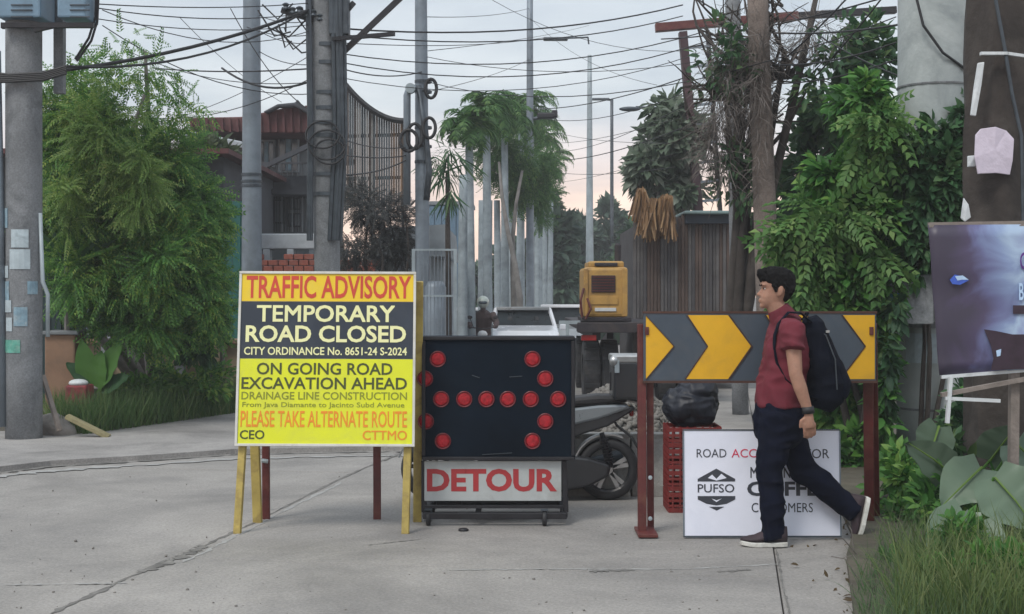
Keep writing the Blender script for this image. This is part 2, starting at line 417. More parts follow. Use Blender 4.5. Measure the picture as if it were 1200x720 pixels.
# low concrete barrier behind the scooter
g0 = 10.1
o = MB()
xL, xR = (640-600)/F*g0, (940-600)/F*g0
for i in range(3):
    a, b = xL+(xR-xL)*i/3+.006, xL+(xR-xL)*(i+1)/3-.006
    mbb = MB(); mbb.prism([(0, 0), (.30, 0), (.30, .08), (.22, .42), (.22, .46), (.08, .46), (.08, .42), (0, .08)], (a, b), Matrix(((0,1,0,0),(1,0,0,g0),(0,0,1,0),(0,0,0,1))))
    p = mbb.build('concrete_barrier', wallc, None, bevel=.008)
    tag(p, ['grey concrete kerb barrier beside the scooter rear wheel', 'grey concrete kerb barrier behind the red crates', 'grey concrete kerb barrier behind the white coffee sign'][i], 'barrier', 'concrete barrier blocks laid end to end'); rebase(p, ((a+b)/2, g0, 0))

# ================================================================== ADVISORY SIGN
def wpt(M, x, y, z): return M @ Vector((x, y, z))
wht = mat('white_paint', (.62, .62, .58), .5, var=.08, scale=6, dirt=(.4, .38, .3), dscale=5, damt=.5)
y1 = mat('print_yellow', (.80, .56, .02), .45, var=.05, scale=4, dirt=(.60, .50, .12), dscale=4, damt=.45, bump=.5, bscale=4)
y2 = mat('print_lime', (.70, .74, .015), .45, var=.05, scale=4, dirt=(.50, .52, .10), dscale=4, damt=.45, bump=.5, bscale=4)
navy = mat('print_black', (.022, .032, .05), .45, var=.2, scale=4, dirt=(.05, .06, .07), dscale=4, damt=.45, bump=.5, bscale=4)
redp = mat('print_red', (.56, .055, .03), .55, var=.06)
paley = mat('print_pale_yellow', (.80, .80, .42), .45, var=.04)
olive = mat('print_dark_olive', (.055, .07, .012), .5, var=.1)
olive2 = mat('print_olive', (.22, .25, .015), .5, var=.1)
orng = mat('print_orange', (.78, .26, .015), .45, var=.06)
t = thing('advisory_sign', (-1.18, 8.65, 0), 'yellow and black traffic advisory signboard on yellow wooden legs, temporary road closed', 'signboard')
bl = Vector((-1.741, 8.57, .547)); tl = Vector((-1.743, 8.74, 1.647)); br = Vector((-.611, 8.57, .540))
bwid, bhei = 1.13, 1.113
A = frameM(bl, (1, 0, -.004), tl-bl)
def ax(px): return (px-275-(6*0))/211*bwid
def row(pxl, yv):  # pixel x at row y -> local x
    f_ = (523-yv)/205; l_ = 275+6*f_; r_ = 486+2*f_
    return (pxl-l_)/(r_-l_)*bwid
def rz(yv): return (523-yv)/205*bhei
b_ = MB(); b_.box((bwid/2, .012, bhei/2), (bwid-.012, .014, bhei-.012)); b_.v = [tuple(A @ Vector(v)) for v in b_.v]
b_.build('panel', wht, t)
def band(za, zb, m, nm):
    q = MB(); q.box((bwid/2, .003, (za+zb)/2), (bwid-.034, .004, zb-za)); q.v = [tuple(A @ Vector(v)) for v in q.v]; q.build(nm, m, t)
band(rz(353.5), rz(321), y1, 'banner_strip'); band(rz(421), rz(354), navy, 'banner_strip'); band(rz(520), rz(421.5), y2, 'banner_strip')
for (z0, z1, x0, x1) in ((0, .016, 0, bwid), (bhei-.016, bhei, 0, bwid)):
    q = MB(); q.box(((x0+x1)/2, .002, (z0+z1)/2), (x1-x0, .022, z1-z0)); q.v = [tuple(A @ Vector(v)) for v in q.v]; q.build('frame_rail', wht, t, bevel=.002)
for x in (.008, bwid-.008):
    q = MB(); q.box((x, .0025, bhei/2), (.016, .02, bhei-.033)); q.v = [tuple(A @ Vector(v)) for v in q.v]; q.build('frame_rail', wht, t, bevel=.002)
for s, x0, x1, ya, yb, m, bo in (
    ('TRAFFIC ADVISORY', 289, 482, 350, 323, redp, .025), ('TEMPORARY', 301, 463, 378, 358, paley, .03), ('ROAD CLOSED', 288, 476, 402, 382, paley, .03),
    ('CITY ORDINANCE No. 8651-24 S-2024', 286, 477, 417, 407.5, paley, .02), ('ON GOING ROAD', 301, 460, 440, 426, olive, .02), ('EXCAVATION AHEAD', 283, 477, 457, 443, olive, .02),
    ('DRAINAGE LINE CONSTRUCTION', 283, 477, 469, 460, olive2, .012), ('From Java Diamante to Jacinto Subd Avenue', 284, 474, 479.5, 472, olive2, .005),
    ('PLEASE TAKE ALTERNATE ROUTE', 282, 477, 501, 482, orng, .012), ('CEO', 281, 310, 515, 504.5, olive, .02), ('CTTMO', 425, 477, 515.5, 504.5, orng, .015)):
    ym = (ya+yb)/2
    lettering(s, row(x0, ym), row(x1, ym), rz(ya), rz(yb), A, m, t, bo)
# legs: front pair yellow continue the board line, rear pair splay back
def leg(mbp, name, m, parent, w, d): 
    q = MB(); q.bar(mbp[0], mbp[1], w, d); return q.build(name, m, parent, bevel=.004)
top_l = W(285, 330, 8.77); top_r = W(483, 330, 8.77)
leg((G(278, 626), A @ Vector((.045, .045, .10))), 'leg', yellowp, t, .047, .03)
leg((G(475, 626), A @ Vector((bwid-.045, .045, .10))), 'leg', yellowp, t, .047, .03)
for x in (.045, bwid-.045):
    q = MB(); q.box((x, .035, bhei/2), (.055, .028, bhei)); q.v = [tuple(A @ Vector(v)) for v in q.v]; q.build('upright', yellowp, t, bevel=.004)
rl = W(299, 600, 9.03); 
leg((G(302, 613), W(292, 330, 8.80)), 'leg', yellowp, t, .06, .03)
leg((G(489, 612), W(491, 330, 8.80)), 'leg', yellowp, t, .055, .04)
q = MB(); q.bar(W(292, 345, 8.83), W(491, 345, 8.83), .05, .025); q.build('cross_rail', yellowp, t, bevel=.003)
for px in (285, 482):
    q = MB(); q.bar(W(px, 332, 8.755), W(px+2, 332, 8.81), .02, .02); q.build('hinge', galv_d, t)

# hidden plain barricade behind it (maroon legs)
t = thing('steel_barricade', (-1.2, 9.15, 0), 'maroon steel barricade frame standing behind the yellow advisory sign', 'barricade')
slate = mat('slate_paint', (.055, .075, .10), .5, var=.12, scale=5, dirt=(.09, .10, .11), dscale=4)
for x in (312, 442):
    a = G(x, 609); leg((a, a+Vector((0, -.02, 1.05))), 'leg', maroon, t, .05, .03)
    leg((a+Vector((a.x*.046, .42, 0)), a+Vector((0, .02, 1.0))), 'brace', maroon, t, .03, .02)
q = MB(); a = G(312, 609); b = G(442, 609); q.box(((a.x+b.x)/2, a.y-.035, .86), ((b.x-a.x)+.2, .012, .34)); q.build('panel', slate, t)
q = MB(); q.box(((a.x+b.x)/2, a.y+.0, .70), ((b.x-a.x)-.05, .025, .03)); q.build('cross_rail', maroon, t)
q = MB(); q.tube([W(307, 540, a.y-.04), W(314, 541, a.y-.04)], .014, 8); q.build('bolt', galv_l, t)

# ================================================================== ARROW BOARD + DETOUR
YD = 8.85
panel = mat('arrow_panel_black', (.006, .011, .019), .6, var=.35, scale=2.5, dirt=(.010, .018, .028), dscale=2, damt=.5, spec=.06)
darkm = mat('black_frame_steel', (.02, .02, .024), .45, .3, var=.3, scale=8)
redl = mat('red_lens', (.34, .016, .024), .6, var=.35, scale=45, bump=.6, bscale=90, spec=.25)
redd = mat('red_lens_ring', (.16, .012, .018), .4, var=.2, scale=30)
t = thing('arrow_trailer', (0, YD+.2, 0), 'black wheeled arrow board with red lamps above a white DETOUR plate', 'arrow board')
a = W(494, 540, YD); b = W(674, 394, YD)
q = MB(); q.box(((a.x+b.x)/2, YD+.06, (a.z+b.z)/2), (b.x-a.x, .12, b.z-a.z)); q.build('lamp_panel', panel, t, bevel=.012)
for (xa, ya, xb, yb) in ((495, 396.5, 673, 396.5), (495, 537.5, 673, 537.5)):
    q = MB(); q.bar(W(xa, ya, YD-.008), W(xb, yb, YD-.008), .022, .022); q.build('frame_rail', darkm, t, bevel=.003)
for x in (496.5, 671.5):
    q = MB(); q.bar(W(x, 400, YD-.008), W(x, 534, YD-.008), .022, .022); q.build('frame_rail', darkm, t, bevel=.003)
for (x, y) in ((513,421),(498,444),(499,494),(519,517),(517,468),(544,468),(570,468),(595,468),(622,468),(654,468),(624,421),(639,444),(639,494),(624,517)):
    p = W(x, y, YD)
    l_ = MB(); l_.lathe([(.001, -.007), (.030, -.006), (.042, -.004), (.044, .002)], p, 'Y', 18); lo = l_.build('lamp', redl, t, smooth=1)
    c_ = MB(); c_.lathe([(.045, .001), (.053, .001), (.053, -.008), (.050, -.010), (.045, -.008)], p, 'Y', 18); c_.build('bezel', redd, lo)
for (xa, ya, xb, yb) in ((553,440,562,443),(597,442,612,441),(565,533,600,531)):
    q = MB(); q.bar(W(xa, ya, YD-.003), W(xb, yb, YD-.003), .006, .004); q.build('pale_dash', galv_d, t)  # short dashes a little paler than the panel
plate = mat('detour_plate', (.42, .45, .45), .5, var=.1, scale=4, dirt=(.25, .25, .23), dscale=3, damt=.6)
reddt = mat('detour_red', (.36, .03, .035), .5, var=.1, scale=8)
a = W(497, 588, YD); b = W(658, 541, YD)
q = MB(); q.box(((a.x+b.x)/2, YD+.03, (a.z+b.z)/2), (b.x-a.x, .012, b.z-a.z)); q.build('detour_plate', plate, t, bevel=.003)
lettering('DETOUR', W(500, 0, YD).x, W(653, 0, YD).x, W(0, 577, YD).z, W(0, 550, YD).z, Matrix.Translation((0, YD+.0235, 0)), reddt, t, .045)
zb = W(0, 601, YD).z
for yy in (YD-.02, YD+.55):
    q = MB(); q.bar(W(496, 604, YD)*1+Vector((0, yy-YD, 0)), W(664, 604, YD)+Vector((0, yy-YD, 0)), .04, .04); q.build('chassis_rail', darkm, t, bevel=.004)
for px in (498, 560, 662):
    p = W(px, 604, YD); q = MB(); q.bar(p+Vector((0, 0, .001)), p+Vector((0, .53, .001)), .035, .035); q.build('cross_rail', darkm, t, bevel=.004)
q = MB(); q.bar(W(498, 594, YD+.03), W(660, 594, YD+.03), .02, .02); q.build('chassis_rail', darkm, t)
p = W(661, 540, YD+.05); leg((p, W(663, 600, YD+.05)), 'upright', darkm, t, .035, .035)
p = W(497, 540, YD+.05); leg((p, W(497, 600, YD+.05)), 'upright', darkm, t, .035, .035)
for px in (520, 640):
    leg((W(px, 602, YD)+Vector((0, .52, 0)), W(px, 430, YD)+Vector((0, .125, 0))), 'brace', darkm, t, .03, .03)
q = MB(); q.box((W(580, 0, YD).x, YD+.36, W(0, 598, YD).z+.1), (.45, .24, .2)); q.build('battery_box', darkm, t, bevel=.008)
for (px, dyy) in ((502, .0), (638, -.02), (662, .5), (502, .5)):
    x = W(px, 0, YD).x; yy = YD+dyy
    w_ = MB(); w_.lathe([(.012, -.014), (.045, -.014), (.05, -.009), (.05, .009), (.045, .014), (.012, .014)], (x, yy, .05), 'X', 18)
    cst = w_.build('caster', black, t, smooth=2)
    f_ = MB(); f_.box((x-.022, yy, .066), (.004, .03, .075)); f_.box((x+.022, yy, .066), (.004, .03, .075)); f_.box((x, yy, .105), (.048, .05, .006)); f_.build('fork', galv_d, cst)
# small dark pebble on the road
q = MB(); p = G(543, 623); q.ell(p+Vector((0, 0, .01)), (.035, .03, .014), 9, 5); o = q.build('stone', darkm, None, smooth=1); tag(o, 'small dark stone lying on the concrete before the DETOUR board', 'stone'); rebase(o, p)

# ================================================================== CHEVRON BARRICADE
YC = 8.5
t = thing('chevron_barricade', (1.55, YC, 0), 'barricade board of yellow and slate chevrons on maroon steel legs', 'barricade')
chy = mat('chevron_yellow', (.72, .40, .012), .45, var=.08, scale=5, dirt=(.5, .28, .03), dscale=6, damt=.4)
brn = mat('chevron_edge_brown', (.07, .03, .02), .6, var=.2, scale=6)
a = W(754, 447, YC); b = W(1027, 367, YC); bw, bh = b.x-a.x, b.z-a.z
C = frameM(a, (1, 0, 0), (0, 0, 1)); q = MB(); q.box((bw/2, .008, bh/2), (bw, .012, bh)); q.v = [tuple(C @ Vector(v)) for v in q.v]; q.build('board', slate, t, bevel=.002)
def cx(px): return (px-754)/273*bw
def cz(py): return (447-py)/80*bh
def chev(pts, nm='chevron'):
    n_ = len(pts); cxm = sum(p[0] for p in pts)/n_; cym = 407
    big = MB(); big.prism([(cx(x), cz(y)) for x, y in pts], (-.0015, .003), C); big.build(nm, chy, t)
def edge(p, q_, w=2.0):
    x0, z0, x1, z1 = cx(p[0]), cz(p[1]), cx(q_[0]), cz(q_[1])
    e = MB(); e.bar(C @ Vector((x0, -.001, z0)), C @ Vector((x1, -.001, z1)), w/188, .0042); e.build('chevron_edge', brn, t)
chev([(757, 444), (757, 370), (789, 406)])
edge((757, 370), (790, 406)); edge((790, 406), (757, 445))
for ddx in (0, 92):
    chev([(804+ddx, 444.5), (830+ddx, 406), (806+ddx, 369.5), (853+ddx, 369.5), (880+ddx, 406), (853+ddx, 444.5)])
    for p, q_ in (((829+ddx, 406), (804.5+ddx, 369.5)), ((829+ddx, 406), (802.5+ddx, 444.5)), ((854+ddx, 369), (881.5+ddx, 406)), ((881.5+ddx, 406), (854+ddx, 445))): edge(p, q_)
chev([(986, 444.5), (1015, 406), (988, 369.5), (1025, 369.5), (1025, 444.5)])
edge((1014, 406), (986.5, 369.5)); edge((1014, 406), (984.5, 444.5))
for z in (bh+.004, -.004):
    q = MB(); q.box((bw/2, .008, z), (bw+.01, .02, .014)); q.v = [tuple(C @ Vector(v)) for v in q.v]; q.build('edge_strip', brn, t)
for z, x in ((cz(388), cx(758)), (cz(388), cx(1021))):
    q = MB(); q.box((x, -.006, z), (.025, .01, .05)); q.v = [tuple(C @ Vector(v)) for v in q.v]; q.build('bracket', maroon, t, bevel=.002)
for px, w_ in ((752.5, .052), (762.5, .042)):
    yb = 627 if px < 760 else 622
    pb = G(px, yb); leg((pb, Vector((W(px, 0, YC).x, YC+.045, W(0, 380, YC).z))), 'leg', maroon, t, w_, .045)
pb = G(1019, 618); leg((pb, Vector((W(1019, 0, YC).x, YC+.045, W(0, 380, YC).z))), 'leg', maroon, t, .062, .045)
leg((G(1028, 612), Vector((W(1027, 0, YC).x, YC+.055, W(0, 380, YC).z))), 'leg', maroon, t, .035, .04)
q = MB(); q.box((W(757, 0, YC).x, YC+.0, .02), (.12, .3, .02)); q.build('foot', maroon, t, bevel=.003)
for py in (560, 608):
    q = MB(); q.lathe([(.001, -.012), (.012, -.01), (.014, 0)], W(762, py, YC-.02), 'Y', 10); q.build('bolt', galv_l, t)

# ================================================================== WHITE COFFEE SIGN
YS = 8.36
t = thing('customer_sign', (1.53, YS, 0), 'white rectangular sign reading road access for coffee customers, behind the walking man', 'sign')
wsign = mat('white_sign_sheet', (.78, .81, .92), .45, var=.05, scale=3, dirt=(.62, .66, .78), dscale=2.5, damt=.4, bump=.06, bscale=6)
ink = mat('ink_dark', (.04, .045, .06), .5, var=.1); ink2 = mat('ink_red', (.62, .04, .10), .5, var=.1)
a = W(802, 631, YS); b = W(985, 505, YS); sw, sh = b.x-a.x, b.z-a.z
S_ = frameM((a.x, YS, .012), (1, 0, 0), (0, .05, 1)); q = MB(); q.box((sw/2, .006, sh/2), (sw, .01, sh)); q.v = [tuple(S_ @ Vector(v)) for v in q.v]; q.build('panel', wsign, t, bevel=.002)
for (z, w_) in ((.004, .01), (sh-.004, .008)):
    q = MB(); q.box((sw/2, .006, z), (sw+.01, .018, w_)); q.v = [tuple(S_ @ Vector(v)) for v in q.v]; q.build('frame_rail', galv_d, t)
for x in (-.002, sw+.002):
    q = MB(); q.box((x, .006, sh/2), (.008, .018, sh-.02)); q.v = [tuple(S_ @ Vector(v)) for v in q.v]; q.build('frame_rail', galv, t)
def sx(px): return (px-802)/183*sw
def sz(py): return (631-py)/126*sh
for s, x0, x1, ya, yb, m, bo in (('ROAD', 817, 852, 538, 528, ink, 0), ('ACCESS', 858, 908, 538, 528, ink2, 0), ('FOR', 946, 973, 539, 528, ink, 0), ('MORNING', 880, 936, 562, 549, ink, .02),
                                 ('COFFEE', 876, 974, 583, 566, ink, .04), ('CUSTOMERS', 881, 953, 602, 591, ink, 0), ('PUFSO', 818, 861, 579, 569, ink, .01)):
    lettering(s, sx(x0), sx(x1), sz(ya), sz(yb), S_, m, t, bo)
for poly in ([(818, 566), (818, 563), (840, 551), (862, 563), (862, 566)], [(818, 583), (862, 583), (862, 587), (852, 592), (840, 594), (828, 592), (818, 587)], [(831, 595.5), (849, 595.5), (840, 600)]):
    q = MB(); q.prism([(sx(x), sz(y)) for x, y in poly], (-.001, .002), S_); q.build('emblem', ink, t)
for poly in ([(830, 562), (835, 558), (840, 563), (846, 557), (852, 562), (840, 565)], [(834, 586), (840, 590), (846, 586), (840, 588)]):
    q = MB(); q.prism([(sx(x), sz(y)) for x, y in poly], (-.002, -.0011), S_); q.build('emblem_detail', wsign, t)
for px in (812, 975):
    leg((Vector((W(px, 0, YS).x, YS+.28, 0)), S_ @ Vector((sx(px), .02, sh*.85))), 'stay', galv_d, t, .018, .018)

# ================================================================== RED CRATES AND SACK BEHIND THE BOARD
redc = mat('red_crate_plastic', (.19, .020, .018), .5, var=.2, scale=8, dirt=(.12, .03, .02), dscale=6, damt=.6)
YR = 9.35
x0, x1 = W(784, 0, YR).x, W(845, 0, YR).x
hz = (600-345)/F*YR
nc = 4; cht = .145
for k in range(nc):
    zb = k*(cht+.004)
    t = thing('crate', ((x0+x1)/2, YR+.17, zb), ['red plastic crate at the bottom of the stack left of the white sign', 'red plastic crate second from the bottom of the stack left of the white sign', 'red plastic crate second from the top of the stack left of the white sign', 'red plastic crate right under the black sack'][k], 'crate', 'stacked red crates')
    q = MB(); w_ = x1-x0
    q.box(((x0+x1)/2, YR+.17, zb+.008), (w_, .34, .012)); q.build('base', redc, t)
    for (yy) in (YR, YR+.34):
        q = MB()
        for i in range(7): q.box((x0+w_*(i+.5)/7, yy, zb+cht/2), (.012, .012, cht))
        for zz in (.02, .05, .085, .125): q.box(((x0+x1)/2, yy+.001, zb+zz), (w_, .008, .018 if zz not in (.02, .125) else .03))
        q.build('side_grid', redc, t)
    for xx in (x0, x1):
        q = MB()
        for i in range(6): q.box((xx, YR+.34*(i+.5)/6, zb+cht/2), (.012, .012, cht))
        for zz in (.02, .05, .085, .125): q.box((xx+.001, YR+.17, zb+zz), (.008, .34, .018 if zz not in (.02, .125) else .03))
        q.build('side_grid', redc, t)
tarp = mat('black_plastic_sack', (.014, .017, .026), .5, var=.4, scale=7, bump=.5, bscale=16, spec=.4)
q = MB(); zc = nc*(cht+.004)
q.ell(((x0+x1)/2-.01, YR+.17, zc+.13), (.19, .2, .15), 20, 12); q.ell(((x0+x1)/2+.03, YR+.15, zc+.22), (.13, .15, .12), 16, 10); q.tube([((x0+x1)/2+.02, YR+.15, zc+.3), ((x0+x1)/2+.05, YR+.14, zc+.42)], [.05, .07], 10)
me = remeshed(q, .010, 2, .024, 13); o = from_mesh(me, 'sack', tarp, None); rebase(o, ((x0+x1)/2, YR+.17, zc)); tag(o, 'crumpled shiny black sack on top of the red crates', 'sack')
# gravel heap behind the scooter tail
grav = mat('gravel', (.19, .18, .165), .95, var=.3, scale=14, bump=.8)
t = thing('gravel_heap', G(752, 560)*1.0+Vector((0, 2.3, 0)), 'small grey gravel heap behind the scooter tail', 'gravel heap')
c = parent_loc(t); mbb = MB(); rings = []
for i in range(9):
    tt = i/8; rings.append([Vector((c.x+.85*(1-tt)*math.cos(a)*(1+.12*math.sin(3*a+i)), c.y+.7*(1-tt)*math.sin(a), c.z+.62*(1-(1-tt)**1.4)*1)) for a in np.linspace(0, 2*math.pi, 25)[:-1]])
mbb.rings(rings); mbb.build('heap_core', grav, t, smooth=1)
n = 2600; aa = rng.random(n)*6.283; rr_ = rng.random(n)**.5
P = np.stack([c.x+.9*rr_*np.cos(aa), c.y+.74*rr_*np.sin(aa), c.z+.62*(1-rr_**1.4)+.0*aa], 1)
CUBE = ([(-.5,-.4,-.4),(.5,-.5,-.3),(.4,.5,-.4),(-.5,.4,-.3),(-.4,-.4,.4),(.45,-.35,.5),(.5,.4,.35),(-.35,.5,.4)], [(0,3,2,1),(4,5,6,7),(0,1,5,4),(1,2,6,5),(2,3,7,6),(3,0,4,7)])
inst_mesh('gravel', CUBE[0], CUBE[1], P, rot_arrays(n), .02+.04*rng.random(n), grav, t)
# ================================================================== SCOOTER
YM = 9.96; mmx = lambda px: W(px, 0, YM).x; mmz = lambda py: W(0, py, YM).z
scb = mat('scooter_black_plastic', (.022, .024, .028), .35, var=.2, scale=6, coat=.3)
scg = mat('scooter_grey_paint', (.22, .25, .27), .3, .3, var=.1, scale=5, coat=.4)
alu = mat('aluminium', (.45, .46, .46), .35, .8, var=.15, scale=10)
seatm = mat('seat_vinyl', (.016, .016, .018), .6, var=.2, scale=12, bump=.2)
tail = mat('tail_lens', (.25, .01, .01), .2)
t = thing('scooter', (mmx(620), YM, 0), 'black and grey scooter parked behind the arrow board, rear wheel showing', 'scooter')
def wheel(cx_, cz_, r_, nm):
    q = MB(); prof = [(r_-.062, -.045), (r_-.02, -.055), (r_-.004, -.03), (r_, 0), (r_-.004, .03), (r_-.02, .055), (r_-.062, .045)]
    q.lathe(prof, (cx_, YM, cz_), 'Y', 36); w_ = q.build(nm, black, t, smooth=1)
    q = MB(); q.lathe([(r_-.062, -.04), (r_-.055, -.04), (r_-.055, .04), (r_-.062, .04), (r_-.075, .03), (r_-.075, -.03), (r_-.062, -.04)], (cx_, YM, cz_), 'Y', 32); q.build('rim', scb, w_)
    q = MB(); q.lathe([(.001, -.05), (.035, -.05), (.04, 0), (.035, .05), (.001, .05)], (cx_, YM, cz_), 'Y', 16); q.build('hub', alu, w_)
    for k in range(5):
        a = k*2*math.pi/5+.35; q = MB()
        for da in (-.16, .16):
            q.bar((cx_+.03*math.cos(a), YM, cz_+.03*math.sin(a)), (cx_+(r_-.07)*math.cos(a+da), YM, cz_+(r_-.07)*math.sin(a+da)), .016, .03)
        q.build('spoke', alu if k in (0, 3, 4) else scb, w_)
    return w_
wx, wz, wr = mmx(712), .228, .228
wheel(wx, wz, wr, 'rear_wheel'); wheel(wx-1.28, wz, wr, 'front_wheel')
def side(name, poly, hw, m, bev=.02, y0=0):
    q = MB(); q.prism([(mmx(x), mmz(y)) for x, y in poly], (YM-hw+y0, YM+hw+y0)); return q.build(name, m, t, bevel=bev)
side('tail_panel', [(640, 497), (675, 496), (700, 490), (738, 477), (733, 472), (700, 473), (660, 478), (640, 480)], .13, scg, .02)
side('under_tail', [(600, 530), (655, 520), (680, 508), (712, 498), (744, 478), (740, 474), (690, 486), (640, 494), (600, 500)], .115, scb, .015)
side('seat', [(590, 482), (640, 478), (700, 474), (735, 470), (732, 463), (700, 462), (660, 466), (620, 468), (596, 474)], .13, seatm, .03)
q = MB(); pts = [(mmx(748), mmz(528)), (mmx(738), mmz(512)), (mmx(722), mmz(500)), (mmx(716), mmz(490))]
q.rings([[Vector((x, YM-.06, z)), Vector((x+.012, YM-.06, z+.014)), Vector((x+.012, YM+.06, z+.014)), Vector((x, YM+.06, z))] for x, z in pts]); q.build('mudguard', scb, t, bevel=.004)
q = MB(); rr = wr+.02
q.rings([[Vector((wx+(rr+d)*math.cos(a), YM+s_, wz+(rr+d)*math.sin(a))) for d, s_ in ((0, -.06), (.01, -.06), (.01, .06), (0, .06))] for a in np.linspace(R(65), R(165), 12)]); q.build('hugger', alu, t)
side('engine_case', [(655, 575), (690, 568), (712, 556), (715, 543), (690, 535), (650, 530), (625, 540), (625, 570)], .05, scb, .02, -.07)
side('engine_cover', [(560, 560), (625, 575), (655, 568), (655, 525), (600, 520), (560, 530)], .10, scb, .03)
q = MB(); q.tube([(wx-.45, YM+.1, .2), (wx-.2, YM+.13, .22), (wx+.12, YM+.14, .3)], [.03, .05, .055], 12); q.build('exhaust', galv_d, t, smooth=1)
q = MB(); q.tube([(wx+.02, YM-.1, .25), (wx-.05, YM-.11, .50)], .018, 8)
for i in range(9): q.tube([(wx+.012-.006*i, YM-.105, .29+.02*i), (wx+.010-.006*i, YM-.105, .298+.02*i)], .034, 10)
q.build('shock_absorber', darkm, t)
side('floor_board', [(540, 560), (610, 566), (610, 550), (540, 546)], .16, scb, .01)
side('leg_shield', [(560, 556), (535, 470), (545, 440), (530, 430), (512, 480), (520, 530), (540, 566)], .17, scg, .03)
side('front_cowl', [(512, 480), (530, 425), (545, 418), (540, 404), (520, 410), (506, 440), (502, 480)], .13, scg, .03)
q = MB(); q.tube([(wx-1.28, YM-.06, wz), (mmx(528), YM-.06, .6)], .02, 8); q.tube([(wx-1.28, YM+.06, wz), (mmx(528), YM+.06, .6)], .02, 8); q.build('fork', alu, t)
q = MB(); q.tube([(mmx(540), YM-.32, 1.0), (mmx(535), YM-.2, 1.01), (mmx(530), YM, .98), (mmx(535), YM+.2, 1.01), (mmx(540), YM+.32, 1.0)], .013, 8); q.build('handlebar', darkm, t)
for s_ in (-.33, .33):
    q = MB(); q.tube([(mmx(540), YM+s_, 1.0), (mmx(539), YM+s_*.72, 1.0)], .018, 8); q.build('grip', black, t)
q = MB(); rr = wr+.02
q.rings([[Vector((wx-1.28+(rr+d)*math.cos(a), YM+s_, wz+(rr+d)*math.sin(a))) for d, s_ in ((0, -.06), (.01, -.06), (.01, .06), (0, .06))] for a in np.linspace(R(20), R(160), 12)]); q.build('front_mudguard', scg, t)
q = MB(); q.box((mmx(739), YM, mmz(483)), (.03, .16, .05)); q.build('tail_light', tail, t, bevel=.01)
q = MB()
for s_ in (-.11, .11): q.tube([(mmx(690), YM+s_, mmz(466)), (mmx(735), YM+s_*.9, mmz(468)), (mmx(752), YM+s_*.7, mmz(472))], .011, 8)
q.build('grab_rail', alu, t)
# delivery box on the tail rack
xa, xb, za, zb_ = mmx(716), mmx(762), mmz(468), mmz(414)
q = MB(); q.box(((xa+xb)/2, YM, (za+zb_)/2-.02), (xb-xa, .36, zb_-za-.05)); bx = q.build('top_box', scb, t, bevel=.025)
q = MB(); q.box(((xa+xb)/2, YM, zb_-.035), (xb-xa+.012, .37, .055)); q.build('lid', alu, bx, bevel=.012)
q = MB(); q.box((xa+.03, YM-.187, zb_-.09), (.035, .014, .09)); q.build('latch', galv_l, bx, bevel=.004)
q = MB(); q.ell((xa+.01, YM-.17, zb_-.05), (.035, .035, .04), 10, 6); q.build('reflector', alu, bx, smooth=1)
q = MB(); q.tube([(mmx(716), YM, .93), (mmx(716), YM, .80)], .012, 6); q.build('rack', darkm, t)

# ================================================================== WALKING MAN
YP = 8.2
def P(px, py, dy=0): return Vector(((px-CX)/195.1, YP+dy, CH-(py-HOR)/195.1))   # scale at his depth
skin = mat('skin', (.36, .20, .14), .6, var=.16, scale=14, bump=.25, bscale=180, dirt=(.26, .12, .08), dscale=22, damt=.4, spec=.35)
skin.node_tree.nodes['Principled BSDF'].inputs['Subsurface Weight'].default_value = .12
skin.node_tree.nodes['Principled BSDF'].inputs['Subsurface Scale'].default_value = .02
hairm = mat('black_hair', (.005, .0045, .005), .75, var=.4, scale=40, bump=.4, bscale=150, spec=.15)
shirtm = mat('maroon_shirt_cloth', (.13, .014, .026), .85, var=.15, scale=5, bump=.3, bscale=260)
jeans = mat('dark_navy_trousers', (.006, .008, .018), .9, var=.25, scale=7, bump=.3, bscale=240, spec=.08)
shoeu = mat('shoe_upper_dark', (.035, .022, .028), .7, var=.3, scale=15)
shoes = mat('shoe_sole_white', (.62, .62, .58), .6, var=.08, scale=12, dirt=(.35, .33, .28), dscale=20)
man = thing('person', (P(905, 638).x, YP, 0), 'man walking left in maroon shirt and dark trousers with black backpack', 'person')
HX, HZ = P(909, 0).x, P(0, 361).z     # head reference x, chin z
HH = .228
prof = [(0, -.070, -.005, .026), (.06, -.087, .02, .040), (.14, -.092, .045, .052), (.2, -.094, .055, .058), (.235, -.090, .06, .060), (.28, -.094, .066, .063), (.34, -.090, .078, .066), (.42, -.084, .092, .069),
        (.5, -.079, .100, .072), (.58, -.089, .105, .074), (.66, -.092, .108, .076), (.76, -.088, .106, .076), (.86, -.072, .095, .070), (.94, -.045, .07, .054), (.99, -.01, .035, .025)]
def head_rings(prof, grow=0, fmin=None):
    out_ = []
    for tt, f_, b_k, w_ in prof:
        if fmin: f_ = fmin(tt, f_)
        c_, a_ = (f_+b_k)/2, (b_k-f_)/2+grow; w2 = w_+grow
        ring = []
        for k in range(24):
            th = 2*math.pi*k/24; cs, sn = math.cos(th), math.sin(th)
            e_ = .85
            ring.append(Vector((HX+c_+a_*math.copysign(abs(cs)**e_, cs), YP+w2*math.copysign(abs(sn)**e_, sn), HZ+tt*HH)))
        out_.append(ring)
    return out_
q = MB(); q.rings(head_rings(prof))
nz0 = Vector((HX, YP, HZ))
def hp(x, y, t_): return nz0+Vector((x, y, t_*HH))
q.add([hp(-.080, -.010, .53), hp(-.080, .010, .53), hp(-.116, -.009, .36), hp(-.116, .009, .36), hp(-.085, -.020, .30), hp(-.085, .020, .30), hp(-.112, 0, .315), hp(-.06, 0, .42)],
      [(0, 1, 3, 2), (2, 3, 6), (4, 2, 6), (3, 5, 6), (4, 6, 5), (0, 2, 4, 7), (1, 7, 5, 3), (0, 7, 1), (4, 5, 7)])
